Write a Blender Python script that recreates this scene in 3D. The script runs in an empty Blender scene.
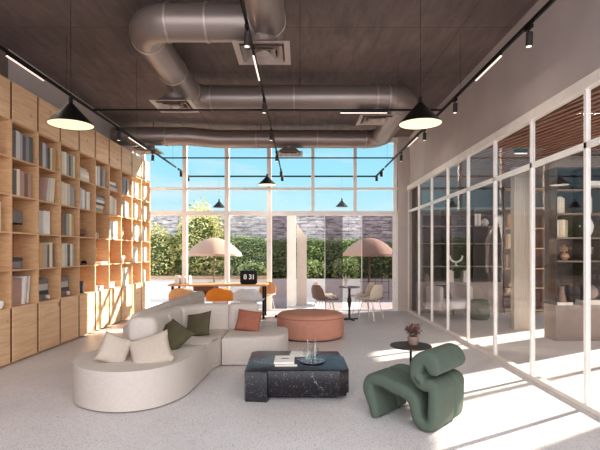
import bpy, bmesh, math, random
from mathutils import Vector, Matrix
rnd = random.Random(7)
sc = bpy.context.scene
COL = sc.collection
PI = math.pi

# ------------------------------------------------------------------ materials
def lin(c):
    def f(v):
        v /= 255.0
        return v / 12.92 if v <= 0.04045 else ((v + 0.055) / 1.055) ** 2.4
    return (f(c[0]), f(c[1]), f(c[2]), 1.0)

def new_mat(name):
    m = bpy.data.materials.new(name)
    m.use_nodes = True
    nt = m.node_tree
    return m, nt, nt.nodes['Principled BSDF']

def coords(nt, scale=(1, 1, 1), kind='Object', rot=(0, 0, 0)):
    tc = nt.nodes.new('ShaderNodeTexCoord')
    mp = nt.nodes.new('ShaderNodeMapping')
    mp.inputs['Scale'].default_value = scale
    mp.inputs['Rotation'].default_value = rot
    nt.links.new(tc.outputs[kind], mp.inputs['Vector'])
    return mp.outputs['Vector']

def noise(nt, vec, scale, detail=4.0, rough=0.55, dist=0.0):
    n = nt.nodes.new('ShaderNodeTexNoise')
    n.inputs['Scale'].default_value = scale
    n.inputs['Detail'].default_value = detail
    n.inputs['Roughness'].default_value = rough
    n.inputs['Distortion'].default_value = dist
    nt.links.new(vec, n.inputs['Vector'])
    return n.outputs['Fac']

def ramp(nt, fac, stops, interp='LINEAR'):
    r = nt.nodes.new('ShaderNodeValToRGB')
    r.color_ramp.interpolation = interp
    el = r.color_ramp.elements
    while len(el) < len(stops):
        el.new(0.5)
    for e, (p, c) in zip(el, stops):
        e.position = p
        e.color = c if len(c) == 4 else lin(c)
    nt.links.new(fac, r.inputs['Fac'])
    return r.outputs['Color']

def mixc(nt, fac, a, b, mode='MIX'):
    m = nt.nodes.new('ShaderNodeMix')
    m.data_type = 'RGBA'
    m.blend_type = mode
    for sock, v in ((m.inputs['Factor'], fac), (m.inputs[6], a), (m.inputs[7], b)):
        if hasattr(v, 'is_linked'):
            nt.links.new(v, sock)
        else:
            sock.default_value = v
    return m.outputs[2]

def bump(nt, b, height, strength=0.2, dist=0.02):
    n = nt.nodes.new('ShaderNodeBump')
    n.inputs['Strength'].default_value = strength
    n.inputs['Distance'].default_value = dist
    nt.links.new(height, n.inputs['Height'])
    nt.links.new(n.outputs['Normal'], b.inputs['Normal'])

def plain(name, c, rough=0.6, metal=0.0, var=0.06, nscale=6.0, bumps=0.0, bscale=200.0, spec=0.5):
    m, nt, b = new_mat(name)
    v = coords(nt)
    n = noise(nt, v, nscale)
    base = lin(c)
    lo = tuple(x * (1 - var) for x in base[:3]) + (1,)
    hi = tuple(min(1, x * (1 + var)) for x in base[:3]) + (1,)
    nt.links.new(ramp(nt, n, [(0.3, lo), (0.7, hi)]), b.inputs['Base Color'])
    b.inputs['Roughness'].default_value = rough
    b.inputs['Metallic'].default_value = metal
    b.inputs['Specular IOR Level'].default_value = spec
    if bumps:
        bump(nt, b, noise(nt, v, bscale, 2.0), bumps, 0.004)
    return m

def wood(name, light, dark, scale=(1, 0.35, 5), rough=0.5, knots=True):
    m, nt, b = new_mat(name)
    v = coords(nt, scale)
    g = noise(nt, v, 5.0, 8.0, 0.6, 0.8)
    c = ramp(nt, g, [(0.3, dark), (0.62, light)])
    if knots:
        k = noise(nt, coords(nt, (1, 1, 1.6)), 4.2, 1.0, 0.4, 0.3)
        kd = ramp(nt, k, [(0.0, (0, 0, 0, 1)), (0.70, (0, 0, 0, 1)), (0.78, (1, 1, 1, 1))])
        dk = tuple(x * 0.5 for x in lin(dark)[:3]) + (1,)
        c = mixc(nt, kd, c, dk)
    nt.links.new(c, b.inputs['Base Color'])
    b.inputs['Roughness'].default_value = rough
    return m

def emit(name, c, s):
    m, nt, b = new_mat(name)
    b.inputs['Base Color'].default_value = lin(c)
    b.inputs['Emission Color'].default_value = lin(c)
    b.inputs['Emission Strength'].default_value = s
    return m

def pane(name, tint, f0=0.04, gain=0.9):
    """thin architectural glass: clear (tinted) transmission with Fresnel-weighted mirror reflection"""
    m = bpy.data.materials.new(name)
    m.use_nodes = True
    nt = m.node_tree
    nt.nodes.clear()
    out = nt.nodes.new('ShaderNodeOutputMaterial')
    tr = nt.nodes.new('ShaderNodeBsdfTransparent')
    tr.inputs['Color'].default_value = tint + (1,)
    gl = nt.nodes.new('ShaderNodeBsdfGlossy')
    gl.inputs['Roughness'].default_value = 0.0
    lw = nt.nodes.new('ShaderNodeLayerWeight')
    lw.inputs['Blend'].default_value = 0.5
    p = nt.nodes.new('ShaderNodeMath'); p.operation = 'POWER'
    nt.links.new(lw.outputs['Facing'], p.inputs[0]); p.inputs[1].default_value = 5.0
    q = nt.nodes.new('ShaderNodeMath'); q.operation = 'MULTIPLY_ADD'
    nt.links.new(p.outputs[0], q.inputs[0]); q.inputs[1].default_value = gain; q.inputs[2].default_value = f0
    mx = nt.nodes.new('ShaderNodeMixShader')
    nt.links.new(q.outputs[0], mx.inputs['Fac'])
    nt.links.new(tr.outputs[0], mx.inputs[1])
    nt.links.new(gl.outputs[0], mx.inputs[2])
    nt.links.new(mx.outputs[0], out.inputs['Surface'])
    return m

def terrazzo():
    m, nt, b = new_mat('terrazzo_floor')
    v = coords(nt)
    n = noise(nt, v, 1.3, 3)
    base = ramp(nt, n, [(0.3, (206, 200, 199)), (0.7, (217, 212, 211))])
    for sc_, thr, col in ((52, 0.20, (150, 136, 132)), (84, 0.24, (122, 114, 116)), (70, 0.2, (238, 234, 232)), (38, 0.16, (182, 164, 156))):
        vo = nt.nodes.new('ShaderNodeTexVoronoi')
        vo.inputs['Scale'].default_value = sc_
        nt.links.new(v, vo.inputs['Vector'])
        f = ramp(nt, vo.outputs['Distance'], [(thr, (1, 1, 1, 1)), (thr + 0.05, (0, 0, 0, 1))])
        sep = nt.nodes.new('ShaderNodeSeparateColor')
        nt.links.new(vo.outputs['Color'], sep.inputs[0])
        keep = ramp(nt, sep.outputs[0], [(0.48, (0, 0, 0, 1)), (0.5, (1, 1, 1, 1))], 'CONSTANT')
        f2 = mixc(nt, 1.0, f, keep, 'MULTIPLY')
        base = mixc(nt, f2, base, lin(col))
    nt.links.new(base, b.inputs['Base Color'])
    b.inputs['Roughness'].default_value = 0.42
    b.inputs['Specular IOR Level'].default_value = 0.4
    return m

def concrete_ceiling():
    m, nt, b = new_mat('dark_board_concrete')
    g = noise(nt, coords(nt, (6, 1.2, 1), rot=(0, 0, 0.5)), 1.6, 8, 0.62, 0.5)
    big = noise(nt, coords(nt), 0.7, 3)
    c = ramp(nt, g, [(0.28, (98, 84, 80)), (0.5, (114, 99, 94)), (0.75, (130, 114, 108))])
    c2 = ramp(nt, big, [(0.3, (205, 200, 200, 255)[:3]), (0.7, (255, 250, 248))])
    c = mixc(nt, 1.0, c, c2, 'MULTIPLY')
    br = nt.nodes.new('ShaderNodeTexBrick')
    br.inputs['Scale'].default_value = 1.0
    br.inputs['Brick Width'].default_value = 2.1
    br.inputs['Row Height'].default_value = 1.5
    br.inputs['Mortar Size'].default_value = 0.008
    br.offset = 0.0
    nt.links.new(coords(nt), br.inputs['Vector'])
    c = mixc(nt, br.outputs['Fac'], c, lin((80, 66, 62)))
    nt.links.new(c, b.inputs['Base Color'])
    b.inputs['Roughness'].default_value = 0.8
    bump(nt, b, g, 0.25, 0.01)
    return m

def marble():
    m, nt, b = new_mat('black_marble')
    v = coords(nt)
    n1 = noise(nt, v, 3.2, 6, 0.6, 1.6)
    veins = ramp(nt, n1, [(0.0, (0, 0, 0, 1)), (0.494, (0, 0, 0, 1)), (0.5, (0.85, 0.85, 0.85, 1)), (0.506, (0, 0, 0, 1))])
    gate = ramp(nt, noise(nt, v, 3.1, 2), [(0.50, (0, 0, 0, 1)), (0.58, (1, 1, 1, 1))])
    f = mixc(nt, 1.0, veins, gate, 'MULTIPLY')
    n2 = noise(nt, v, 40, 5, 0.65, 1.5)
    fine = ramp(nt, n2, [(0.0, (0, 0, 0, 1)), (0.585, (0, 0, 0, 1)), (0.66, (0.6, 0.6, 0.6, 1))])
    c = mixc(nt, fine, lin((15, 13, 24)), lin((150, 130, 112)))
    c = mixc(nt, f, c, lin((215, 208, 205)))
    nt.links.new(c, b.inputs['Base Color'])
    b.inputs['Roughness'].default_value = 0.28
    b.inputs['Specular IOR Level'].default_value = 0.4
    return m

def stone_wall():
    m, nt, b = new_mat('stacked_stone')
    v = coords(nt, (1, 1, 1))
    nz = noise(nt, v, 3.0, 3)
    br = nt.nodes.new('ShaderNodeTexBrick')
    br.inputs['Scale'].default_value = 1.0
    br.inputs['Brick Width'].default_value = 0.6
    br.inputs['Row Height'].default_value = 0.13
    br.inputs['Mortar Size'].default_value = 0.018
    br.inputs['Mortar Smooth'].default_value = 0.3
    br.inputs['Color1'].default_value = lin((196, 190, 194))
    br.inputs['Color2'].default_value = lin((112, 106, 114))
    br.inputs['Mortar'].default_value = lin((58, 54, 58))
    tc = nt.nodes.new('ShaderNodeTexCoord')
    sx = nt.nodes.new('ShaderNodeSeparateXYZ'); cx = nt.nodes.new('ShaderNodeCombineXYZ')
    nt.links.new(tc.outputs['Object'], sx.inputs[0])
    ad = nt.nodes.new('ShaderNodeMath'); ad.operation = 'MULTIPLY_ADD'
    nt.links.new(nz, ad.inputs[0]); ad.inputs[1].default_value = 0.12
    nt.links.new(sx.outputs['Z'], ad.inputs[2])
    nt.links.new(sx.outputs['X'], cx.inputs['X']); nt.links.new(ad.outputs[0], cx.inputs['Y'])
    nt.links.new(cx.outputs[0], br.inputs['Vector'])
    c = mixc(nt, 0.5, br.outputs['Color'], ramp(nt, noise(nt, coords(nt, (2, 1, 9)), 2.2, 5), [(0.38, (92, 86, 92)), (0.62, (214, 208, 208))]))
    nt.links.new(c, b.inputs['Base Color'])
    b.inputs['Roughness'].default_value = 0.9
    bump(nt, b, br.outputs['Fac'], -0.6, 0.02)
    return m

def leaf(name, stops, trans=0.25):
    m, nt, b = new_mat(name)
    g = nt.nodes.new('ShaderNodeNewGeometry')
    nt.links.new(ramp(nt, g.outputs['Random Per Island'], stops), b.inputs['Base Color'])
    b.inputs['Roughness'].default_value = 0.55
    b.inputs['Subsurface Weight'].default_value = 0.0
    return m

def reeded(name, c):
    m, nt, b = new_mat(name)
    w = nt.nodes.new('ShaderNodeTexWave')
    w.inputs['Scale'].default_value = 9.0
    nt.links.new(coords(nt), w.inputs['Vector'])
    bump(nt, b, w.outputs['Fac'], 0.5, 0.02)
    b.inputs['Base Color'].default_value = lin(c)
    b.inputs['Roughness'].default_value = 0.6
    return m

def parasol_cloth():
    m, nt, b = new_mat('parasol_fabric')
    g = noise(nt, coords(nt), 40, 2)
    nt.links.new(ramp(nt, g, [(0.3, (158, 128, 112)), (0.7, (170, 140, 123))]), b.inputs['Base Color'])
    b.inputs['Roughness'].default_value = 0.85
    return m

M = dict(
    floor=terrazzo(), ceil=concrete_ceiling(), marble=marble(), stone=stone_wall(),
    plaster=plain('grey_plaster', (184, 171, 166), 0.85, var=0.08, nscale=1.4, bumps=0.15, bscale=14),
    concrete=plain('brown_wall', (116, 98, 92), 0.85, var=0.1),
    oak=wood('oak_panel', (238, 199, 158), (218, 171, 126)),
    oak_edge=wood('oak_edge', (216, 174, 130), (198, 150, 106), knots=False),
    oak_in_shade=wood('oak_interior_shade', (182, 118, 74), (158, 97, 58), knots=False),  # deeper orange oak, with the shade of the cells mixed into its colour
    gap_shade=plain('oak_gap_shade', (122, 76, 48), 0.7),  # dark brown stands in for the shade in the door gaps
    desk=wood('desk_oak', (206, 160, 112), (188, 140, 92), knots=False),
    walnut=wood('walnut', (104, 66, 46), (78, 48, 34), knots=False),
    slat=wood('slat_walnut', (150, 108, 88), (124, 86, 68), (5, 0.35, 1), knots=False),
    black=plain('black_metal', (13, 11, 11), 0.5, 0.0, spec=0.2),
    dark=plain('dark_bronze', (50, 42, 41), 0.5, 0.0, spec=0.3),
    duct=plain('duct_metal', (150, 135, 127), 0.36, 0.5, var=0.05, nscale=3),
    vent=plain('vent_metal', (180, 164, 156), 0.42, 0.5),
    frame=plain('white_frame', (250, 244, 238), 0.45),
    cream_frame=plain('cream_frame', (236, 226, 217), 0.5),
    beige=plain('beige_column', (200, 186, 176), 0.7, var=0.04),
    sofa=plain('cream_boucle', (202, 191, 181), 0.95, var=0.04, nscale=30, bumps=0.3, bscale=260, spec=0.2),
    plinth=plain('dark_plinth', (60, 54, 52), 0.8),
    cushion=plain('cream_cushion', (194, 180, 165), 0.95, var=0.05, nscale=25, bumps=0.3, bscale=220, spec=0.2),
    olive=plain('olive_velvet', (84, 78, 57), 0.95, var=0.15, nscale=10, bumps=0.3, bscale=120, spec=0.2),
    rust=plain('rust_fabric', (160, 100, 82), 0.95, var=0.1, nscale=14, bumps=0.3, bscale=140, spec=0.2),
    pouf=plain('terracotta_fabric', (200, 142, 120), 0.95, var=0.06, nscale=12, bumps=0.3, bscale=220, spec=0.2),
    green=plain('green_wool', (84, 95, 83), 0.9, var=0.06, nscale=16, bumps=0.25, bscale=260, spec=0.25),
    moss=plain('moss_fabric', (104, 106, 90), 0.95, var=0.08),
    white=plain('white_matte', (240, 236, 230), 0.6),
    paper=plain('paper', (236, 228, 214), 0.9),
    glazed=plain('white_glaze', (236, 232, 226), 0.25),
    orange=plain('orange_shell', (236, 140, 40), 0.5),
    tan=plain('tan_shell', (214, 162, 112), 0.5),
    lgrey=plain('pale_shell', (222, 220, 220), 0.5),
    agrey=plain('armchair_fabric', (190, 182, 178), 0.9),
    brown=plain('brown_shell', (128, 102, 90), 0.55),
    sand=plain('sand_shell', (222, 204, 182), 0.55),
    dbrown=plain('dark_shell', (96, 62, 44), 0.55),
    grey=plain('mid_grey', (120, 108, 106), 0.6),
    dgrey=plain('charcoal', (70, 64, 64), 0.6),
    shelf_dark=plain('dark_lacquer', (66, 56, 54), 0.45, spec=0.35),
    shelf_edge=plain('taupe_lacquer', (136, 119, 111), 0.5),
    cab=plain('taupe_cabinet', (150, 134, 126), 0.45),
    darkwall=plain('dark_wall', (52, 44, 43), 0.7),
    reed=reeded('cream_reeded', (196, 184, 172)),
    pot=plain('clay_pot', (150, 126, 114), 0.8),
    steel=plain('pale_steel', (205, 200, 196), 0.35, 0.6),
    glass=pane('window_glass', (0.98, 0.99, 0.985), 0.006, 0.35),
    pglass=pane('partition_glass', (0.95, 0.94, 0.93), 0.022, 0.5),
    tint=pane('tinted_glass', (0.66, 0.62, 0.63), 0.004, 0.25),
    carafe=pane('carafe_glass', (0.955, 0.965, 0.96), 0.08, 0.8),
    hedge=leaf('hedge_leaves', [(0.0, (90, 112, 62)), (0.5, (134, 156, 90)), (1.0, (184, 202, 130))]),
    tree=leaf('tree_leaves', [(0.0, (146, 150, 84)), (0.5, (200, 196, 128)), (1.0, (232, 226, 172))]),
    shrub=leaf('shrub_leaves', [(0.0, (130, 148, 84)), (0.5, (172, 188, 118)), (1.0, (210, 220, 154))]),
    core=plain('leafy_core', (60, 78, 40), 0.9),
    bark=plain('bark', (110, 88, 66), 0.9),
    blossom=leaf('red_blossom', [(0.0, (84, 34, 40)), (0.5, (120, 52, 58)), (1.0, (150, 84, 80))]),
    leafdark=leaf('dark_leaves', [(0.0, (52, 50, 40)), (1.0, (96, 92, 66))]),
    dried=leaf('dried_flowers', [(0.0, (196, 160, 120)), (1.0, (228, 196, 160))]),
    paleleaf=leaf('pale_leaves', [(0.0, (206, 204, 170)), (1.0, (232, 228, 204))]),
    paving=plain('terrace_paving', (214, 208, 206), 0.8, var=0.05),
    planter=plain('white_render', (216, 212, 214), 0.8, var=0.05),
    parasol=parasol_cloth(),
    timber=wood('bench_timber', (176, 146, 116), (150, 120, 92), knots=False),
    glow=emit('warm_diffuser', (255, 236, 202), 0.82),
    linear=emit('linear_lamp', (255, 240, 226), 0.75),
    ink=plain('dark_print', (110, 70, 50), 0.8),
    digit=plain('white_digits', (245, 245, 240), 0.6),
)

# ------------------------------------------------------------------ mesh helpers
def box(bm, x0, x1, y0, y1, z0, z1, mi=0):
    r = bmesh.ops.create_cube(bm, size=1)
    mat = Matrix.Translation(((x0 + x1) / 2, (y0 + y1) / 2, (z0 + z1) / 2)) @ Matrix.Diagonal((abs(x1 - x0), abs(y1 - y0), abs(z1 - z0), 1))
    bmesh.ops.transform(bm, matrix=mat, verts=r['verts'])
    if mi:
        for f in {f for v in r['verts'] for f in v.link_faces}:
            f.material_index = mi
    return r['verts']

def cyl(bm, p0, p1, r0, r1=None, seg=20, caps=True):
    p0, p1 = Vector(p0), Vector(p1)
    d = p1 - p0
    r1 = r0 if r1 is None else r1
    q = d.to_track_quat('Z', 'Y').to_matrix().to_4x4()
    m = Matrix.Translation((p0 + p1) / 2) @ q
    r = bmesh.ops.create_cone(bm, cap_ends=caps, segments=seg, radius1=max(r0, 1e-4), radius2=max(r1, 1e-4), depth=d.length, matrix=m)
    return r['verts']

def lathe(bm, prof, seg=28, c=(0, 0, 0)):
    rings = []
    for r, z in prof:
        if r < 1e-5:
            rings.append([bm.verts.new((c[0], c[1], c[2] + z))])
        else:
            rings.append([bm.verts.new((c[0] + r * math.cos(2 * PI * i / seg), c[1] + r * math.sin(2 * PI * i / seg), c[2] + z)) for i in range(seg)])
    for a, b in zip(rings, rings[1:]):
        for i in range(seg):
            j = (i + 1) % seg
            if len(a) == 1 and len(b) == 1:
                continue
            if len(a) == 1:
                bm.faces.new((a[0], b[i], b[j]))
            elif len(b) == 1:
                bm.faces.new((a[i], a[j], b[0]))
            else:
                bm.faces.new((a[i], a[j], b[j], b[i]))

def tube(bm, path, r, seg=10, caps=True):
    P = [Vector(p) for p in path]
    rs = r if isinstance(r, (list, tuple)) else [r] * len(P)
    rings, nrm = [], None
    for i, p in enumerate(P):
        t = (P[min(i + 1, len(P) - 1)] - P[max(i - 1, 0)]).normalized()
        if nrm is None:
            a = Vector((0, 0, 1)) if abs(t.z) < 0.9 else Vector((1, 0, 0))
            nrm = t.cross(a).normalized()
        else:
            nrm = (nrm - t * nrm.dot(t)).normalized()
        bi = t.cross(nrm)
        rings.append([bm.verts.new(p + (nrm * math.cos(2 * PI * k / seg) + bi * math.sin(2 * PI * k / seg)) * rs[i]) for k in range(seg)])
    for a, b in zip(rings, rings[1:]):
        for k in range(seg):
            bm.faces.new((a[k], a[(k + 1) % seg], b[(k + 1) % seg], b[k]))
    if caps:
        bm.faces.new(list(reversed(rings[0]))); bm.faces.new(rings[-1])

def catmull(pts, n=8, closed=False):
    P = [Vector(p) for p in pts]
    out = []
    N = len(P)
    for i in range(N if closed else N - 1):
        if closed:
            a, b, c, d = P[(i - 1) % N], P[i], P[(i + 1) % N], P[(i + 2) % N]
        else:
            a, b, c, d = P[max(i - 1, 0)], P[i], P[i + 1], P[min(i + 2, N - 1)]
        for k in range(n):
            t = k / n
            out.append(0.5 * (2 * b + (c - a) * t + (2 * a - 5 * b + 4 * c - d) * t * t + (3 * b - 3 * c + d - a) * t ** 3))
    if not closed:
        out.append(P[-1])
    return out

def prism(bm, poly, z0, z1, bev=0.0, segs=3, bottom=False):
    a = [bm.verts.new((p[0], p[1], z0)) for p in poly]
    b = [bm.verts.new((p[0], p[1], z1)) for p in poly]
    n = len(poly)
    fb = bm.faces.new(list(reversed(a))); ft = bm.faces.new(b)
    for i in range(n):
        bm.faces.new((a[i], a[(i + 1) % n], b[(i + 1) % n], b[i]))
    if bev:
        ed = list(ft.edges) + (list(fb.edges) if bottom else [])
        bmesh.ops.bevel(bm, geom=ed, offset=bev, segments=segs, profile=0.5, affect='EDGES', clamp_overlap=True)

def rbox(bm, x0, x1, y0, y1, z0, z1, bev, segs=3):
    t = bmesh.new()
    box(t, x0, x1, y0, y1, z0, z1)
    bmesh.ops.bevel(t, geom=list(t.edges), offset=bev, segments=segs, profile=0.5, affect='EDGES', clamp_overlap=True)
    me = bpy.data.meshes.new('tmp'); t.to_mesh(me); t.free()
    bm.from_mesh(me); bpy.data.meshes.remove(me)

def sweep_rr(bm, path, w, z0, z1, rad, seg=5):
    """upright rounded-rectangle section swept along a plan path, with rounded ends"""
    P = [Vector((p[0], p[1], 0)) for p in path]
    hw, h = w / 2, z1 - z0
    sec = []
    for cx, cz, a0 in ((hw - rad, z1 - rad, 0), (-hw + rad, z1 - rad, 90)):
        for k in range(seg + 1):
            a = math.radians(a0 + 90 * k / seg)
            sec.append((cx + rad * math.cos(a), cz + rad * math.sin(a)))
    sec = [(hw, z0)] + sec + [(-hw, z0)]
    L = [0]
    for a, b in zip(P, P[1:]):
        L.append(L[-1] + (b - a).length)
    tot = L[-1]
    rings = []
    def frame(s):
        s = min(max(s, 0), tot)
        for i in range(len(P) - 1):
            if s <= L[i + 1] + 1e-9:
                f = (s - L[i]) / (L[i + 1] - L[i])
                p = P[i].lerp(P[i + 1], f)
                ia, ib = max(i - 1, 0), min(i + 2, len(P) - 1)
                t0 = (P[i + 1] - P[ia]).normalized(); t1 = (P[ib] - P[i]).normalized()
                return p, t0.lerp(t1, f).normalized()
    ss = []
    cap = min(hw, 0.09)
    for k in range(6):
        a = k / 5 * PI / 2
        ss.append((cap * (1 - math.cos(a)) if False else cap - cap * math.cos(a), math.sin(a)))
    stations = [(s, 1 - (1 - q) * 0.42 if q > 0 else 0.58) for s, q in ss]
    n = max(6, int(tot / 0.08))
    body = [(cap + (tot - 2 * cap) * i / n, 1.0) for i in range(1, n)]
    stations = stations + body + [(tot - s, q) for s, q in reversed(stations)]
    for s, q in stations:
        p, t = frame(s)
        nn = Vector((t.y, -t.x, 0))
        ring = []
        for x, z in sec:
            zz = z0 + (z - z0) * (0.86 + 0.14 * q) if q < 1 else z
            v = p + nn * (x * q)
            ring.append(bm.verts.new((v.x, v.y, zz)))
        rings.append(ring)
    for a, b in zip(rings, rings[1:]):
        for k in range(len(sec)):
            bm.faces.new((a[k], a[(k + 1) % len(sec)], b[(k + 1) % len(sec)], b[k]))
    bm.faces.new(rings[0]); bm.faces.new(list(reversed(rings[-1])))

def pillow_bm(w, h, t, n=14):
    bm = bmesh.new()
    def pt(i, j, s):
        u, v = -1 + 2 * i / n, -1 + 2 * j / n
        x = u * w / 2 * (1 - 0.07 * (1 - v * v)); y = v * h / 2 * (1 - 0.07 * (1 - u * u))
        th = t / 2 * (max(0, (1 - u ** 2) * (1 - v ** 2))) ** 0.42
        return (x, y, s * th)
    top = [[bm.verts.new(pt(i, j, 1)) for j in range(n + 1)] for i in range(n + 1)]
    bot = [[top[i][j] if i in (0, n) or j in (0, n) else bm.verts.new(pt(i, j, -1)) for j in range(n + 1)] for i in range(n + 1)]
    for i in range(n):
        for j in range(n):
            bm.faces.new((top[i][j], top[i + 1][j], top[i + 1][j + 1], top[i][j + 1]))
            q = (bot[i][j], bot[i][j + 1], bot[i + 1][j + 1], bot[i + 1][j])
            try:
                bm.faces.new(q)
            except ValueError:
                pass
    return bm

def leaves(bm, pts, size, r, flat=1.0):
    for p in pts:
        s = size * r.uniform(0.6, 1.3)
        q = Matrix.Rotation(r.uniform(0, 2 * PI), 3, 'Z') @ Matrix.Rotation(r.uniform(-1.2, 1.2) * flat, 3, 'X') @ Matrix.Rotation(r.uniform(0, PI), 3, 'Z')
        vs = [bm.verts.new(Vector(p) + q @ Vector(c)) for c in ((0, -s, 0), (s * 0.5, -s * 0.1, s * 0.12), (0, s, 0), (-s * 0.5, -s * 0.1, s * 0.12))]
        bm.faces.new(vs)

def blob_pts(c, rad, n, r, shell=0.75, wob=0.18):
    out = []
    k = [(r.uniform(-3, 3), r.uniform(-3, 3), r.uniform(-3, 3), r.uniform(0, 6)) for _ in range(6)]
    while len(out) < n:
        v = Vector((r.gauss(0, 1), r.gauss(0, 1), r.gauss(0, 1))).normalized()
        w = 1 + wob * sum(math.sin(a * v.x * 2 + b * v.y * 2 + d * v.z * 2 + e) for a, b, d, e in k) / 2.4
        d = r.uniform(shell, 1.0) * w
        out.append((c[0] + v.x * rad[0] * d, c[1] + v.y * rad[1] * d, c[2] + v.z * rad[2] * d))
    return out

def obj(name, bm, mat, parent=None, smooth=35, recalc=True, label=None):
    if recalc:
        bmesh.ops.recalc_face_normals(bm, faces=bm.faces)
    me = bpy.data.meshes.new(name)
    bm.to_mesh(me); bm.free()
    for m in (mat if isinstance(mat, (list, tuple)) else [mat]):
        me.materials.append(m)
    o = bpy.data.objects.new(name, me)
    COL.objects.link(o)
    if smooth:
        me.shade_smooth()
        me.set_sharp_from_angle(angle=math.radians(smooth))
    if parent is not None:
        o.parent = parent
    if label:
        o['label'] = label
    return o

def tag(o, label, cat, group=None, kind=None):
    o['label'] = label; o['category'] = cat
    if group:
        o['group'] = group
    if kind:
        o['kind'] = kind
    return o

def thing(name, label, cat, loc=(0, 0, 0), rz=0.0, group=None):
    o = bpy.data.objects.new(name, None)
    o.empty_display_size = 0.1
    COL.objects.link(o)
    o.location = loc
    o.rotation_euler = (0, 0, rz)
    return tag(o, label, cat, group)

def struct(name, bm, mat, smooth=None, label=None):
    o = obj(name, bm, mat, None, smooth)
    o['kind'] = 'structure'
    if label:
        o['label'] = label
    return o

def sroot(name, label):
    o = bpy.data.objects.new(name, None)
    COL.objects.link(o)
    o['kind'] = 'structure'; o['label'] = label
    return o

def B():
    return bmesh.new()

def dup(root, loc, rz, label, group=None):
    r = root.copy(); COL.objects.link(r)
    r.location = loc; r.rotation_euler = (0, 0, rz); r['label'] = label
    if group:
        r['group'] = group
    for ch in list(root.children):
        c = ch.copy(); COL.objects.link(c); c.parent = r
        for g in list(ch.children):
            d = g.copy(); COL.objects.link(d); d.parent = c
    return r

# ------------------------------------------------------------------ dimensions (metres, camera at x=0,y=0,z=1.5 looking +y)
XL, XR, YW, HC = -3.83, 2.75, 11.8, 4.43
WX = -4.20

# ------------------------------------------------------------------ room shell
b = B(); box(b, WX - 0.2, 7.2, -2.5, YW + 0.12, -0.15, 0.0); struct('floor', b, M['floor'], label='pale speckled terrazzo floor')
b = B(); box(b, WX - 0.2, XR + 0.45, 1.2, YW + 0.12, HC, HC + 0.25); struct('ceiling', b, M['ceil'], label='dark board-marked concrete ceiling')
b = B(); box(b, WX - 0.2, WX, 6.62, YW + 0.12, 0, HC); struct('wall_left', b, M['plaster'], label='grey plaster wall behind the bookcase')
b = B(); box(b, WX - 0.2, WX, -2.5, 6.62, 0, HC); struct('wall_left_near', b, M['concrete'], label='darker section of wall near the camera')  # wall tone is darker on the camera side
b = B(); box(b, XR + 0.03, XR + 0.25, 1.2, YW, 3.17, HC); struct('wall_right', b, M['plaster'], label='grey plaster wall above the glazed partition')
b = B(); box(b, 2.50, 2.84, YW - 0.12, YW + 0.12, 0, HC); struct('trim_1', b, M['beige'], label='beige corner column between window and partition')

# glazed room on the right
b = B(); box(b, 2.841, 7.2, YW - 0.05, YW + 0.15, 0, 3.6); struct('wall_rear', b, M['darkwall'], label='dark rear wall of the glazed side room')
b = B()
box(b, 7.0, 7.2, 0.5, 6.45, 0, 3.6)
box(b, 7.0, 7.2, 10.4, YW, 0, 3.6)
box(b, 7.0, 7.2, 6.45, 10.4, 3.32, 3.6)
struct('wall_far_right', b, M['plaster'], label='outer wall of the glazed side room')
b = B(); box(b, XR + 0.25, 7.2, 0.5, YW + 0.15, 3.3, 3.6)
struct('ceiling_side_room', b, M['dark'], label='dark soffit of the side room')
b = B()
ang = math.radians(11)
x = 2.2
while x < 9.2:
    vs = box(b, -0.03, 0.03, -6.6, 6.6, -0.05, 0.05)
    bmesh.ops.transform(b, matrix=Matrix.Translation((x, 6.0, 3.20)) @ Matrix.Rotation(ang, 4, 'Z'), verts=vs)
    x += 0.125
# trim the slats to the room
for co, no in (((XR + 0.26, 0, 0), (-1, 0, 0)), ((6.99, 0, 0), (1, 0, 0)), ((0, 1.0, 0), (0, -1, 0)), ((0, YW - 0.06, 0), (0, 1, 0))):
    g = bmesh.ops.bisect_plane(b, geom=b.verts[:] + b.edges[:] + b.faces[:], plane_co=co, plane_no=no, clear_outer=True)
    bmesh.ops.holes_fill(b, edges=[e for e in b.edges if e.is_boundary])
struct('ceiling_slats', b, M['slat'], label='brown timber slat ceiling of the side room')
w3 = sroot('window_3', 'outer window of the side room')
for yy in (6.45, 7.75, 9.05, 10.34):
    b = B(); box(b, 7.04, 7.14, yy, yy + 0.06, 0, 3.32); obj('mullion', b, M['cream_frame'], w3, None)
b = B(); box(b, 7.085, 7.095, 6.5, 10.35, 0.02, 3.3); obj('glass_pane', b, M['glass'], w3, None)

# rear window wall
w1 = sroot('window_1', 'tall white-framed window wall facing the garden')
MX = [-4.03, -2.95, -1.87, -0.79, 0.33, 1.41, 2.44]
for i, mx in enumerate(MX):
    b = B(); wd = 0.055 if i < 4 else 0.04
    box(b, mx - wd, mx + wd, YW - 0.05, YW + 0.05, 2.44, HC); obj('mullion', b, M['frame'], w1, None)
for i in (0, 1, 2, 3, 6):
    mx = MX[i]
    b = B(); box(b, mx - 0.06, mx + 0.06, YW - 0.06, YW + 0.06, 0, 2.44); obj('post', b, M['frame'], w1, None)
for z0, z1 in ((3.09, 3.15), (2.44, 2.55), (4.30, 4.43), (0.0, 0.035)):
    b = B(); box(b, WX, 2.5, YW - 0.045, YW + 0.045, z0, z1); obj('transom', b, M['frame'], w1, None)
edges = MX[:1] + MX[1:]
for a, c in zip(edges, edges[1:]):
    for z0, z1 in ((2.56, 3.08), (3.16, 4.29)):
        b = B(); box(b, a + 0.06, c - 0.06, YW - 0.006, YW + 0.006, z0, z1); obj('glass_pane', b, M['glass'], w1, None)
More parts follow.
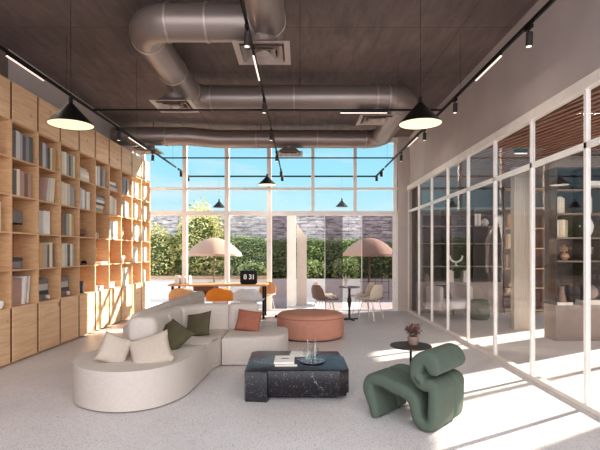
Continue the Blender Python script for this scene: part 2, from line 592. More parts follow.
for a, c in ((-4.03, -2.95), (-2.95, -1.87), (-1.87, -0.79)):
    b = B(); box(b, a + 0.06, c - 0.06, YW - 0.006, YW + 0.006, 0.04, 2.43); obj('glass_pane', b, M['glass'], w1, None)
# sliding door leaves, some slid in front of one another
for n, (x0, x1, yy, dbl) in enumerate(((-0.72, -0.34, 0.03, 1), (0.65, 1.10, 0.05, 1), (1.60, 2.40, 0.05, 1))):
    r = sroot('door_%d' % (n + 1), ('sliding glass door leaf beside the white pier', 'sliding glass door leaf in the middle of the opening', 'double sliding glass door leaf by the corner column')[n])
    b = B(); box(b, x0, x1, YW + yy, YW + yy + 0.012, 0.035, 2.43); obj('glass_pane', b, M['tint'], r, None)
    b = B(); box(b, x0 - 0.015, x0, YW + yy - 0.01, YW + yy + 0.025, 0.035, 2.43); obj('stile', b, M['cream_frame'], r, None)

# right partition
w2 = sroot('window_2', 'white-framed glazed partition to the side room')
PY = [11.70 - 1.04 * k for k in range(0, 11)]
X0, X1 = XR - 0.012, XR + 0.03
b = B(); box(b, X0 - 0.02, X1 + 0.02, 1.2, 11.73, 3.06, 3.17); obj('head_rail', b, M['cream_frame'], w2, None)
b = B(); box(b, X0, X1, 1.2, 11.73, 2.495, 2.555); obj('transom', b, M['frame'], w2, None)
b = B(); box(b, X0 - 0.02, X1 + 0.02, 1.2, 11.73, 0.0, 0.05); obj('floor_rail', b, M['cream_frame'], w2, None)
for y in PY:
    b = B(); box(b, X0, X1, y - 0.022, y + 0.022, 0.05, 3.06); obj('mullion', b, M['frame'], w2, None)
for a, c in zip(PY, PY[1:]):
    for z0, z1 in ((0.05, 2.495), (2.555, 3.06)):
        b = B(); box(b, XR + 0.003, XR + 0.013, c + 0.022, a - 0.022, z0, z1); obj('glass_pane', b, M['pglass'], w2, None)

# ------------------------------------------------------------------ bookcase
bc = thing('bookcase', 'long full-height oak bookcase along the grey wall', 'bookcase')
K = 1761.8
YK = [K * (3.466e-3 + 0.3557e-3 * k) for k in range(-2, 10)]     # divider positions
BW = YK[1] - YK[0]
SH = [0.762, 1.265, 1.77, 2.27, 2.77, 3.26]
for y in YK:
    b = B(); box(b, WX + 0.01, XL - 0.05, y - 0.017, y + 0.017, 0.02, 3.77); box(b, XL - 0.05, XL, y - 0.017, y + 0.017, SH[0] - 0.012, SH[5] + 0.002); obj('divider', b, M['oak_edge'], bc, None)
for y in YK:  # strips that carry the gap shade as a dark colour
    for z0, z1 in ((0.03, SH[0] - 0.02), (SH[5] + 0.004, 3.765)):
        b = B(); box(b, XL - 0.05, XL - 0.022, y - 0.05, y + 0.05, z0, z1); obj('shade_strip', b, M['gap_shade'], bc, None, label='strip coloured as shade between the doors')
b = B(); box(b, WX + 0.005, WX + 0.02, YK[0], YK[-1], 0.02, 3.77); obj('back_panel', b, M['oak_in_shade'], bc, None)
b = B(); box(b, WX + 0.02, XL - 0.05, YK[0], YK[-1], 0.0, 0.03); obj('plinth', b, M['oak_edge'], bc, None)
for y0, y1 in zip(YK, YK[1:]):
    b = B(); box(b, WX + 0.02, XL - 0.03, y0 + 0.017, y1 - 0.017, 0.03, 0.05)
    obj('bottom_board', b, M['oak_edge'], bc, None)
    b = B(); box(b, XL - 0.016, XL, y0 + 0.034, y1 - 0.030, 0.035, SH[0] - 0.004); obj('lower_door', b, M['oak'], bc, None)
    b = B(); box(b, XL - 0.016, XL, y0 + 0.034, y1 - 0.030, SH[5] - 0.01, 3.77); obj('upper_door', b, M['oak'], bc, None)
    for z in SH:
        b = B(); box(b, WX + 0.02, XL - (0.006 if SH[0] < z < SH[5] else 0.03), y0 + 0.017, y1 - 0.017, z - 0.022, z); obj('shelf', b, M['oak_edge'], bc, None)

# ------------------------------------------------------------------ books and objects in the bookcase
BOOKC = {
    'cream': (226, 212, 186), 'white': (236, 230, 220), 'grey': (170, 162, 156), 'charcoal': (100, 92, 88), 'tan': (196, 156, 110),
    'slate blue': (134, 138, 146), 'brown': (122, 92, 76), 'dusty pink': (176, 138, 126), 'sage': (160, 160, 138), 'pale grey': (200, 194, 190),
}
BM = {k: plain('book_' + k.replace(' ', '_'), v, 0.7) for k, v in BOOKC.items()}
ORD = ['first', 'second', 'third', 'fourth', 'fifth', 'sixth', 'seventh', 'eighth', 'ninth', 'tenth']
ROWN = ['top', 'second', 'middle', 'fourth', 'bottom']

def book_bm(th, h, d):
    """upright book: spine towards +x at x=0, thickness along y, stands on z=0"""
    bm = B()
    c = min(0.004, th * 0.2)
    box(bm, -d, 0, 0, c, 0, h)
    box(bm, -d, 0, th - c, th, 0, h)
    box(bm, -c, 0.003, c * 0.3, th - c * 0.3, 0, h)
    box(bm, -d + 0.005, -c, c, th - c, 0.004, h - 0.006, 1)
    return bm

def cell(j, r):
    """y0,y1,z of the open cell in visible bay j (0 = the bay cut by the picture edge) and row r (0 = top)"""
    return YK[j + 1] + 0.02, YK[j + 2] - 0.02, SH[4 - r]

def upright(j, r, specs, start=0.06, lean=None, front=0.02):
    y0, y1, z = cell(j, r)
    k = 1.3 if start + 1.33 * sum(q[1] for q in specs) < 0.55 else 1.12
    specs = [(c_, t_ * k, h_) for c_, t_, h_ in specs]
    start *= 0.7
    y = y0 + start
    for i, (col, th, h) in enumerate(specs):
        o = obj('book', book_bm(th, h, 0.24), [BM[col], M['paper']], None, None)
        a = 0.0 if not lean else lean[i]
        o.rotation_euler = (a, 0, 0)
        dz = th * math.sin(a) if a > 0 else 0.0
        o.location = (XL - front - rnd.uniform(0, 0.012), y + (0 if a >= 0 else h * 0), z + (0 if a <= 0 else 0) + abs(th * math.sin(a)) * (1 if a < 0 else 0))
        size = 'tall' if h > 0.33 else 'short' if h < 0.25 else 'medium'
        lean_w = 'leaning' if a else 'upright'
        tag(o, f'{size} {lean_w} {col} book, {ORD[i]} along the {ROWN[r]} row of bookcase bay {["one","two","three","four","five","six","seven","eight","nine","ten"][j]}', 'book',
            f'books in the {ROWN[r]} row of bookcase bay {ORD[j]}')
        y += th + 0.003 + (abs(h * math.sin(a)) * 0.22 if a else 0)

NUM = ["one", "two", "three", "four", "five", "six", "seven", "eight", "nine", "ten"]
def lying(j, r, specs, start=0.08, front=0.02):
    y0, y1, z = cell(j, r)
    for i, (col, th, L) in enumerate(specs):
        bm = book_bm(th, L, 0.22)
        o = obj('book', bm, [BM[col], M['paper']], None, None)
        # lie flat: thickness becomes vertical
        o.rotation_euler = (PI / 2, 0, 0)
        o.location = (XL - front - rnd.uniform(0, 0.015), y0 + start + L + rnd.uniform(-0.01, 0.01), z)
        z += th + 0.001
        where = 'bottom' if i == 0 else 'topmost' if i == len(specs) - 1 else ORD[i] + ' up'
        tag(o, f'{col} book lying flat, {where} in the stack, {ROWN[r]} row of bookcase bay {NUM[j]}', 'book', f'stack of books in the {ROWN[r]} row of bookcase bay {ORD[j]}')

def rows(cols, ths, hs):
    return list(zip(cols, ths, hs))

# bay 0
lying(0, 0, [('slate blue', 0.05, 0.24), ('pale grey', 0.04, 0.2)], start=0.18)
upright(0, 2, rows(['cream', 'pale grey', 'cream'], [0.05, 0.045, 0.06], [0.36, 0.33, 0.37]), start=0.30)
# bay 1
upright(1, 0, rows(['charcoal', 'pale grey', 'grey', 'charcoal', 'slate blue', 'charcoal'], [0.06, 0.06, 0.05, 0.05, 0.06, 0.07], [0.37, 0.38, 0.36, 0.34, 0.36, 0.37]), start=0.05)
upright(1, 1, rows(['charcoal', 'cream', 'dusty pink', 'brown', 'dusty pink'], [0.07, 0.05, 0.09, 0.08, 0.07], [0.34, 0.36, 0.35, 0.33, 0.34]), start=0.08)
# bay 2
upright(2, 0, rows(['brown', 'pale grey', 'slate blue', 'charcoal', 'cream', 'tan'], [0.06, 0.06, 0.05, 0.04, 0.05, 0.07], [0.36, 0.37, 0.35, 0.33, 0.34, 0.36]), start=0.08)
upright(2, 1, rows(['dusty pink', 'pale grey', 'cream', 'cream'], [0.05, 0.05, 0.05, 0.05], [0.34, 0.36, 0.37, 0.38]), start=0.20, lean=[-0.22, -0.2, -0.16, -0.12])
upright(2, 3, rows(['tan', 'grey', 'charcoal', 'cream', 'brown'], [0.10, 0.07, 0.04, 0.06, 0.05], [0.37, 0.36, 0.35, 0.38, 0.37]), start=0.06)
# bay 3
upright(3, 0, rows(['cream', 'white', 'grey', 'charcoal', 'sage', 'cream'], [0.06, 0.05, 0.06, 0.05, 0.06, 0.05], [0.36, 0.37, 0.36, 0.34, 0.37, 0.36]), start=0.08)
upright(3, 1, rows(['cream', 'cream', 'pale grey', 'sage', 'grey'], [0.07, 0.08, 0.06, 0.05, 0.07], [0.37, 0.36, 0.36, 0.35, 0.33]), start=0.07)
upright(3, 2, rows(['brown', 'charcoal', 'sage', 'cream', 'tan'], [0.05, 0.06, 0.08, 0.06, 0.06], [0.37, 0.36, 0.36, 0.37, 0.35]), start=0.08)
upright(3, 3, rows(['cream', 'pale grey', 'charcoal', 'cream', 'grey'], [0.07, 0.08, 0.05, 0.06, 0.06], [0.37, 0.38, 0.36, 0.37, 0.36]), start=0.08)
# bay 4
lying(4, 0, [('cream', 0.06, 0.34), ('white', 0.055, 0.32), ('cream', 0.06, 0.33), ('pale grey', 0.045, 0.28)], start=0.06)
upright(4, 1, rows(['pale grey', 'white', 'grey', 'white', 'cream'], [0.06, 0.07, 0.05, 0.06, 0.05], [0.36, 0.34, 0.33, 0.32, 0.33]), start=0.08)
# bay 5
upright(5, 0, rows(['white', 'pale grey', 'charcoal', 'slate blue', 'grey'], [0.06, 0.08, 0.06, 0.06, 0.06], [0.36, 0.37, 0.35, 0.34, 0.35]), start=0.06)
lying(5, 1, [('sage', 0.07, 0.30), ('cream', 0.06, 0.33), ('charcoal', 0.045, 0.36), ('white', 0.05, 0.36), ('grey', 0.05, 0.33), ('charcoal', 0.05, 0.34)], start=0.07)
# bay 6
lying(6, 0, [('pale grey', 0.06, 0.40), ('slate blue', 0.05, 0.34), ('white', 0.05, 0.30)], start=0.05)
upright(6, 1, rows(['white', 'cream', 'pale grey', 'white'], [0.08, 0.07, 0.06, 0.06], [0.37, 0.36, 0.35, 0.33]), start=0.07)
upright(6, 2, rows(['white', 'pale grey', 'white', 'cream'], [0.09, 0.07, 0.06, 0.09], [0.36, 0.35, 0.34, 0.37]), start=0.06)
# bay 7
upright(7, 0, rows(['slate blue', 'grey', 'charcoal', 'pale grey'], [0.09, 0.08, 0.06, 0.07], [0.36, 0.37, 0.34, 0.35]), start=0.08)
upright(7, 1, rows(['grey', 'pale grey', 'slate blue', 'pale grey'], [0.08, 0.08, 0.06, 0.07], [0.35, 0.37, 0.35, 0.33]), start=0.06)
# bay 8
upright(8, 0, rows(['white', 'cream', 'grey', 'white'], [0.09, 0.08, 0.06, 0.07], [0.37, 0.36, 0.33, 0.36]), start=0.06)
upright(8, 1, rows(['white', 'cream', 'white'], [0.10, 0.08, 0.09], [0.36, 0.37, 0.34]), start=0.07)
upright(8, 2, rows(['cream', 'white', 'white', 'cream'], [0.09, 0.10, 0.08, 0.09], [0.35, 0.35, 0.36, 0.34]), start=0.05)
upright(8, 3, rows(['white', 'cream', 'white'], [0.09, 0.09, 0.08], [0.36, 0.33, 0.36]), start=0.08)
# bay 9
upright(9, 0, rows(['cream', 'white', 'cream'], [0.09, 0.09, 0.10], [0.37, 0.36, 0.37]), start=0.06)
upright(9, 1, rows(['white', 'cream', 'pale grey'], [0.10, 0.08, 0.07], [0.36, 0.35, 0.36]), start=0.07)
upright(9, 2, rows(['white', 'grey', 'cream'], [0.10, 0.07, 0.08], [0.37, 0.35, 0.36]), start=0.08)
upright(9, 3, rows(['white', 'white', 'cream'], [0.10, 0.08, 0.08], [0.34, 0.36, 0.35]), start=0.06)
upright(9, 4, rows(['white', 'cream'], [0.12, 0.09], [0.33, 0.30]), start=0.06)

XF = XL - 0.08
def at_cell(j, r, f):
    y0, y1, z = cell(j, r)
    return y0 + (y1 - y0) * f, z
# grey reading device on a foot (bay 1, middle)
y, z = at_cell(1, 2, 0.30)
t = thing('table_lamp', 'squat grey box-headed lamp on a small foot in the bookcase', 'lamp', (XF - 0.10, y, z))
b = B(); rbox(b, -0.09, 0.09, -0.16, 0.22, 0.13, 0.31, 0.02); obj('lamp_head', b, M['grey'], t)
b = B(); box(b, -0.085, 0.085, -0.14, 0.20, 0.115, 0.13); obj('painted_shadow', b, M['black'], t, None)  # solid black slab as painted shadow between head and foot
b = B(); rbox(b, -0.07, 0.07, -0.14, 0.02, 0.0, 0.115, 0.01); obj('foot', b, M['grey'], t)
# box file (bay 2, middle)
y, z = at_cell(2, 2, 0.42)
t = thing('storage_box', 'large pale box with white end in the bookcase middle row', 'box', (XF - 0.08, y, z))
b = B(); box(b, -0.16, 0.05, -0.23, 0.22, 0, 0.36); bb = obj('box_body', b, BM['pale grey'], t, None)
b = B(); box(b, 0.05, 0.065, 0.05, 0.225, 0, 0.365); obj('box_cover', b, M['white'], t, None, label='white cover of the box')
# bowl tin (bay 1, fourth)
y, z = at_cell(1, 3, 0.36)
t = thing('lidded_tin', 'low round dark grey lidded tin in the bookcase', 'tin', (XF - 0.10, y, z))
b = B(); lathe(b, [(0, 0), (0.15, 0), (0.165, 0.02), (0.165, 0.10), (0.15, 0.115), (0, 0.115)]); obj('tin_body', b, M['grey'], t)
b = B(); lathe(b, [(0, 0.115), (0.17, 0.115), (0.172, 0.145), (0.15, 0.16), (0, 0.165)]); obj('lid', b, M['dgrey'], t)
# leaning boards (bay 1, bottom)
y0, y1, z = cell(1, 4)
for i, (mt, yy, lean, dx, w, lab) in enumerate(((BM['dusty pink'], 0.03, 0.0, 0.0, 0.035, 'big flat dusty pink album standing in the bottom row of the bookcase'),
                                        (M['white'], 0.36, -0.10, 0.0, 0.06, 'tall white album leaning beside the pink album'),
                                        (BM['pale grey'], 0.45, -0.13, 0.0, 0.05, 'pale grey album leaning against a tall white album'))):
    b = B()
    if i == 0:
        box(b, -0.05, -0.02, 0.0, 0.34, 0, 0.37)
        box(b, -0.055, -0.05, 0.005, 0.335, 0.005, 0.365, 1)
    else:
        box(b, -0.26, 0, 0, w, 0, 0.39); box(b, -0.262, 0.001, w * 0.2, w * 0.8, 0.004, 0.392, 1)
    o = obj('album', b, [mt, M['paper']], None, None)
    o.location = (XF, y0 + yy, z + abs(w * math.sin(lean))); o.rotation_euler = (lean, 0, 0)
    tag(o, lab, 'album')
# radios (bays 2 and 3, bottom)
def radio(j, lab):
    y, z = at_cell(j, 4, 0.42)
    t = thing('stereo_unit', lab, 'stereo', (XF - 0.12, y, z), 0, 'stacked stereo units in the bottom row')
    b = B(); rbox(b, -0.12, 0.10, -0.21, 0.20, 0.0, 0.09, 0.01); amp = obj('amplifier', b, M['grey'], t)
    b = B(); rbox(b, -0.12, 0.10, -0.20, 0.19, 0.09, 0.15, 0.008); obj('tuner', b, M['dgrey'], t)
    b = B(); rbox(b, -0.12, 0.10, -0.21, 0.17, 0.15, 0.25, 0.01); obj('player', b, BM['pale grey'], t)
    b = B(); rbox(b, -0.12, 0.10, -0.19, 0.18, 0.25, 0.33, 0.01); obj('deck', b, M['grey'], t)
    b = B(); cyl(b, (0.10, 0.14, 0.045), (0.135, 0.14, 0.045), 0.03); obj('knob', b, M['white'], amp, label='white knob')
    return t
radio(2, 'grey stacked stereo unit with white knob below the tan and grey books')
radio(3, 'grey stacked stereo unit with white knob below the cream and charcoal books')
# bay 4 small objects
y, z = at_cell(4, 2, 0.45)
t = thing('stone_bowl', 'small brown-red rounded bowl alone in a bookcase cell', 'bowl', (XF - 0.06, y, z))
b = B(); lathe(b, [(0, 0), (0.06, 0), (0.12, 0.06), (0.125, 0.10), (0.10, 0.14), (0.085, 0.14), (0.10, 0.09), (0, 0.03)]); obj('bowl_body', b, plain('oxblood', (116, 74, 64), 0.5), t)
y, z = at_cell(4, 3, 0.30)
o = B(); lathe(o, [(0, 0), (0.10, 0), (0.11, 0.03), (0.10, 0.035), (0, 0.015)]); o = obj('dish', o, M['dgrey'], None); o.location = (XF - 0.04, y, z); tag(o, 'shallow charcoal dish below the brown-red bowl', 'dish')
y, z = at_cell(4, 3, 0.66)
o = B(); lathe(o, [(0, 0), (0.035, 0), (0.05, 0.04), (0.03, 0.075), (0, 0.08)]); o = obj('pebble_ornament', o, M['black'], None); o.location = (XF - 0.03, y, z); tag(o, 'small black pebble ornament beside the charcoal dish', 'ornament')
for f, h, lab in ((0.16, 0.26, 'taller black block ornament in the bottom row'), (0.42, 0.22, 'shorter black block ornament in the bottom row')):
    y, z = at_cell(4, 4, f)
    b = B(); rbox(b, -0.06, 0.06, -0.06, 0.06, 0, h, 0.015); o = obj('block_ornament', b, M['dgrey'], None); o.location = (XF - 0.04, y, z); tag(o, lab, 'ornament')
# bay 5
y, z = at_cell(5, 2, 0.30)
t = thing('spectacle_ornament', 'white double-ring ornament in the bookcase middle row', 'ornament', (XF, y, z))
for dy in (-0.055, 0.055):
    b = B(); tube(b, [(0, dy + 0.045 * math.cos(a * PI / 8), 0.055 + 0.045 * math.sin(a * PI / 8)) for a in range(17)], 0.010, 8); obj('ring', b, M['white'], t)
y, z = at_cell(5, 3, 0.24)
t = thing('figurine', 'white abstract bust figurine in the bookcase', 'figurine', (XF - 0.05, y, z))
b = B(); lathe(b, [(0, 0), (0.07, 0), (0.07, 0.03), (0.03, 0.06), (0.06, 0.12), (0.075, 0.17), (0.035, 0.21), (0, 0.22)]); obj('torso', b, M['glazed'], t)
b = B(); lathe(b, [(0, 0.21), (0.04, 0.225), (0.075, 0.29), (0.06, 0.35), (0, 0.37)]); obj('head', b, M['glazed'], t)
lying(5, 3, [('white', 0.045, 0.24)], start=0.30)
lying(5, 4, [('white', 0.045, 0.34), ('pale grey', 0.035, 0.34)], start=0.05)
# bay 6
y, z = at_cell(6, 3, 0.22)
o = B(); lathe(o, [(0, 0), (0.03, 0), (0.04, 0.10), (0.02, 0.14), (0.025, 0.19), (0.015, 0.19), (0, 0.10)]); o = obj('bud_vase', o, M['glazed'], None); o.location = (XF - 0.05, y, z); tag(o, 'slim white bud vase above the low white box', 'vase')
y, z = at_cell(6, 4, 0.40)
t = thing('keepsake_box', 'low white lidded box in the bottom bookcase row', 'box', (XF - 0.08, y, z))
b = B(); rbox(b, -0.08, 0.08, -0.20, 0.20, 0, 0.08, 0.008); obj('box_body', b, M['white'], t)
b = B(); rbox(b, -0.085, 0.085, -0.205, 0.205, 0.08, 0.11, 0.008); obj('lid', b, M['paper'], t)
# bay 7
y, z = at_cell(7, 2, 0.28)
t = thing('mantel_clock', 'small dark framed clock with white face in the bookcase', 'clock', (XF - 0.02, y, z))
b = B(); rbox(b, -0.03, 0.03, -0.10, 0.12, 0, 0.26, 0.03); obj('case', b, M['dgrey'], t)
b = B(); cyl(b, (0.03, 0.01, 0.13), (0.038, 0.01, 0.13), 0.075); obj('clock_face', b, M['white'], t)
y, z = at_cell(7, 3, 0.40)
t = thing('elephant_ornament', 'small white four-legged animal ornament in the bookcase', 'ornament', (XF - 0.03, y, z))
b = B(); rbox(b, -0.04, 0.04, -0.12, 0.09, 0.05, 0.14, 0.035)
rbox(b, -0.035, 0.035, 0.07, 0.17, 0.07, 0.16, 0.03)
for xx in (-0.02, 0.02):
    for yy in (-0.09, 0.06):
        cyl(b, (xx, yy, 0), (xx, yy, 0.08), 0.018, seg=10)
obj('animal_body', b, M['glazed'], t)
upright(7, 4, rows(['white', 'cream', 'white'], [0.10, 0.07, 0.10], [0.38, 0.37, 0.39]), start=0.12)
# bay 8 bottom figurine
y, z = at_cell(8, 4, 0.35)
t = thing('figurine', 'cream seated figurine in the bottom bookcase row', 'figurine', (XF - 0.05, y, z))
b = B(); lathe(b, [(0, 0), (0.10, 0), (0.11, 0.05), (0.06, 0.12), (0.08, 0.20), (0.04, 0.25), (0, 0.26)]); obj('torso', b, M['paper'], t)
b = B(); lathe(b, [(0, 0.25), (0.04, 0.26), (0.06, 0.31), (0.04, 0.36), (0, 0.375)]); obj('head', b, M['paper'], t)
# bay 0 bottom
y, z = at_cell(0, 4, 0.80)
b = B(); lathe(b, [(0, 0), (0.04, 0), (0.06, 0.05), (0.055, 0.10), (0.05, 0.10), (0.05, 0.05), (0, 0.02)]); o = obj('cup', b, M['glazed'], None); o.location = (XF, y, z); tag(o, 'small white cup beside the leaning albums', 'cup')

# ------------------------------------------------------------------ ducts
ZD, RD = 1.5 + 2.6, 0.205
def arc(c, r, a0, a1, n=12):
    return [(c[0] + r * math.cos(math.radians(a0 + (a1 - a0) * i / n)), c[1] + r * math.sin(math.radians(a0 + (a1 - a0) * i / n)), ZD) for i in range(n + 1)]
dk = thing('air_duct', 'large round metal ventilation duct winding below the ceiling', 'duct')
Y1, Y2, Y3, XA, XB, XM, RE = 5.22, 7.77, 10.6, -1.83, 1.84, -0.37, 0.34
def dpart(name, path, r=RD):
    b = B(); tube(b, path, r, 36); return obj(name, b, M['duct'], dk, 50)
dpart('main_run', [(XM, 1.4, ZD), (XM, Y1 + 0.22, ZD)])
dpart('cross_run', [(XM - 0.1, Y1, ZD), (XA + RE, Y1, ZD)])
dpart('elbow', arc((XA + RE, Y1 + RE), RE, 270, 180))
dpart('long_run', [(XA, Y1 + RE, ZD), (XA, Y2 - RE, ZD)])
dpart('elbow', arc((XA + RE, Y2 - RE), RE, 180, 90))
dpart('cross_run', [(XA + RE, Y2, ZD), (XB - RE, Y2, ZD)])
dpart('elbow', arc((XB - RE, Y2 + RE), RE, 270, 360))
dpart('long_run', [(XB, Y2 + RE, ZD), (XB, Y3 - RE, ZD)])
dpart('elbow', arc((XB - RE, Y3 - RE), RE, 0, 90))
dpart('cross_run', [(XB - RE, Y3, ZD), (-1.9, Y3, ZD), (-2.5, Y3 - 0.25, ZD), (WX + 0.01, Y3 - 0.25, ZD)])
def collar(p, d):
    p, d = Vector(p), Vector(d)
    b = B(); cyl(b, p - d * 0.012, p + d * 0.012, RD + 0.010, seg=36); obj('collar', b, M['vent'], dk, 50)
for p, d in (((XM, Y1 - 0.05, ZD), (0, 1, 0)), ((XM, 3.6, ZD), (0, 1, 0)), ((XA + RE, Y1, ZD), (1, 0, 0)), ((-1.05, Y1, ZD), (1, 0, 0)), ((XA, Y1 + RE, ZD), (0, 1, 0)), ((XA, 6.6, ZD), (0, 1, 0)),
             ((XA, Y2 - RE, ZD), (0, 1, 0)), ((XA + RE, Y2, ZD), (1, 0, 0)), ((-0.1, Y2, ZD), (1, 0, 0)), ((XB - RE, Y2, ZD), (1, 0, 0)), ((XB - 0.55, Y2, ZD), (1, 0, 0)),
             ((XB, Y2 + RE, ZD), (0, 1, 0)), ((XB, Y3 - RE, ZD), (0, 1, 0)), ((XB - RE, Y3, ZD), (1, 0, 0)), ((0.4, Y3, ZD), (1, 0, 0)), ((-1.0, Y3, ZD), (1, 0, 0)), ((-3.0, Y3 - 0.25, ZD), (1, 0, 0))):
    collar(p, d)
for hx, hy in ((XM, 2.5), (XA, 6.5), (0.0, Y2), (XB, 9.3), (-0.9, Y3), (-3.3, Y3 - 0.25)):
    b = B(); cyl(b, (hx, hy, ZD + RD - 0.01), (hx, hy, HC), 0.008, seg=8); obj('hanger_rod', b, M['dark'], dk)

def sq(bm, h, z):
    return [bm.verts.new((sx * h, sy * h, z)) for sx, sy in ((-1, -1), (1, -1), (1, 1), (-1, 1))]
def sqring(h0, z0, h1, z1, th=0.008):
    bm = B(); a, c = sq(bm, h0, z0), sq(bm, h1, z1)
    a2, c2 = sq(bm, h0 - th, z0 + th), sq(bm, h1 - th, z1 + th)
    for p, q in ((a, c), (c, c2), (c2, a2), (a2, a)):
        for i in range(4):
            bm.faces.new((p[i], p[(i + 1) % 4], q[(i + 1) % 4], q[i]))
    return bm
def diffuser(x, y, lab, zt=None, round_hood=False):
    zb = 1.5 + 2.25
    t = thing('air_vent', lab, 'vent', (x, y, zb), 0, None)
    top = (ZD - RD + 0.02) - zb
    b = B(); cyl(b, (0, 0, 0.07), (0, 0, top), 0.165, seg=28); obj('neck', b, M['duct'], t, 50)
    b = sqring(0.31, 0.0, 0.245, 0.004); vf = obj('frame', b, M['vent'], t, None)
    for h0, h1 in ((0.225, 0.165), (0.145, 0.09)):
        b = sqring(h0, -0.015, h1, 0.03); obj('louver', b, M['vent'], vf, None)
    b = B(); lathe(b, [(0, -0.02), (0.05, -0.018), (0.075, 0.0), (0.075, 0.01), (0, 0.01)], 20); obj('center_disc', b, M['vent'], vf)
    b = sqring(0.25, 0.008, 0.172, 0.08); obj('hood', b, M['duct'], t, None)
    b = B(); box(b, -0.165, 0.165, -0.165, 0.165, 0.078, 0.088); obj('hood_cap', b, M['dark'], t, None)
    return t
diffuser(-0.42, 5.22, 'square louvred vent below the end of the main duct')
diffuser(XA - 0.10, 7.12, 'square louvred vent below the duct elbow over the bookcase side')
diffuser(1.30, 7.85, 'square louvred vent below the middle duct near the partition side')
diffuser(-0.25, 10.55, 'square louvred vent below the last duct in front of the window wall')
diffuser(-3.42, 10.30, 'square louvred vent below the last duct next to the bookcase top')

# ------------------------------------------------------------------ track lights
KT = 2.15 / 2.45
ZT = 1.5 + 2.15
XT = [-3.15, -0.50, 2.16]
def rail(name, lab, p0, p1, hang):
    t = thing(name, lab, 'light track')
    b = B()
    w = 0.013
    if abs(p0[0] - p1[0]) < 1e-6:
        box(b, p0[0] - w, p0[0] + w, p0[1], p1[1], ZT - 0.015, ZT + 0.02)
    else:
        box(b, p0[0], p1[0], p0[1] - w, p0[1] + w, ZT - 0.012, ZT + 0.014)
    obj('rail', b, M['black'], t, None)
    for hx, hy in hang:
        b = B(); cyl(b, (hx, hy, ZT + 0.02), (hx, hy, HC), 0.002, seg=6); obj('hanger', b, M['black'], t)
    return t
NMR = ['by the bookcase', 'along the ceiling middle', 'above the partition']
for i, x in enumerate(XT):
    rail('track_rail', f'long black light track {NMR[i]}', (x, 1.4), (x, 11.68), [(x, y) for y in (6.2, 8.9, 11.4)])
for yy, lab in ((6.97, 'black cross track between the middle ducts'), (10.52, 'black cross track close to the window wall')):
    for a, c, s in ((XT[0] + 0.02, XT[1] - 0.02, 'bookcase half of '), (XT[1] + 0.02, XT[2] - 0.02, 'partition half of ')):
        rail('track_rail', s + lab, (a, yy), (c, yy), [(a + 0.75 * (c - a) if a > -1 else a + 0.25 * (c - a), yy)] if yy < 8 else [])
# solid frame added outside as the tracks' reflection in the window glass
YE = 13.07
oc = thing('track_reflection', 'thin black frame added as the track reflection outside the window wall', 'track reflection')
for x in XT:
    b = B(); box(b, x - 0.02, x + 0.02, YW + 0.1, YE, ZT - 0.02, ZT + 0.02); obj('side_bar_reflection', b, M['black'], oc, None)
b = B(); box(b, XT[0], XT[2], YE - 0.02, YE + 0.02, ZT - 0.02, ZT + 0.02); obj('front_bar_reflection', b, M['black'], oc, None)
for x in (XT[0], XT[1], XT[2]):
    for y in (12.2, 12.95):
        b = B(); cyl(b, (x, y, ZT - 0.15), (x, y, ZT - 0.02), 0.04, seg=14); obj('lamp_head', b, M['black'], oc)  # black cylinders shaped as the spotlights' reflections

def spot(x, y, lab):
    t = thing('spot_lamp', lab, 'spotlight', (x, y, ZT - 0.02), 0, 'black cylinder spotlights on the ceiling tracks')
    b = B(); box(b, -0.018, 0.018, -0.05, 0.05, -0.03, 0.0); obj('adapter', b, M['black'], t, None)
    b = B(); cyl(b, (0, 0, -0.07), (0, 0, -0.03), 0.008, seg=8); obj('stem', b, M['black'], t)
    b = B(); cyl(b, (0, 0, -0.19), (0.006, 0, -0.06), 0.031, seg=18); brl = obj('barrel', b, M['dark'], t)
    b = B(); cyl(b, (0, 0, -0.193), (0, 0, -0.189), 0.025, seg=18); obj('lens', b, M['linear'], brl)
    return t
SP = {4.34: 'nearest the camera', 6.41: 'second from the camera', 7.99: 'third from the camera', 9.83: 'next to the window wall'}
for i, x in enumerate(XT):
    for y, w in SP.items():
        if i == 0 and y < 6.5:
            continue
        spot(x, y, f'black cylinder spotlight {w} on the track {NMR[i]}')
def linear(x0, y0, x1, y1, lab):
    t = thing('rail_lamp', lab, 'linear lamp', ((x0 + x1) / 2, (y0 + y1) / 2, ZT - 0.02), 0, 'slim white linear lamps on the tracks')
    hx, hy = max(abs(x1 - x0) / 2, 0.009), max(abs(y1 - y0) / 2, 0.009)
    b = B(); box(b, -hx - 0.003, hx + 0.003, -hy - 0.003, hy + 0.003, -0.018, 0.0); obj('housing', b, M['black'], t, None)
    b = B(); box(b, -hx, hx, -hy, hy, -0.03, -0.018); obj('diffuser', b, M['linear'], t, None)
    ld = bpy.data.lights.new('linear_glow', 'AREA'); ld.shape = 'RECTANGLE'; ld.size = 2 * hx; ld.size_y = 2 * hy; ld.energy = 2.5; ld.color = (1, 0.9, 0.78)
    lo = bpy.data.objects.new('linear_glow', ld); COL.objects.link(lo); lo.parent = t; lo.location = (0, 0, -0.035)
linear(XT[0], 4.94, XT[0], 5.65, 'near slim linear lamp on the track by the bookcase')
linear(XT[0], 8.45, XT[0], 9.42, 'far slim linear lamp on the track by the bookcase')
linear(XT[1], 4.94, XT[1], 5.65, 'slim linear lamp on the middle track under the square vent')
linear(XT[2], 4.94, XT[2], 5.65, 'near slim linear lamp on the track beside the plaster wall')
linear(XT[2], 8.45, XT[2], 9.2, 'far slim linear lamp on the track beside the plaster wall')
linear(0.61, 6.97, 1.32, 6.97, 'slim linear lamp on the cross track between the ducts')

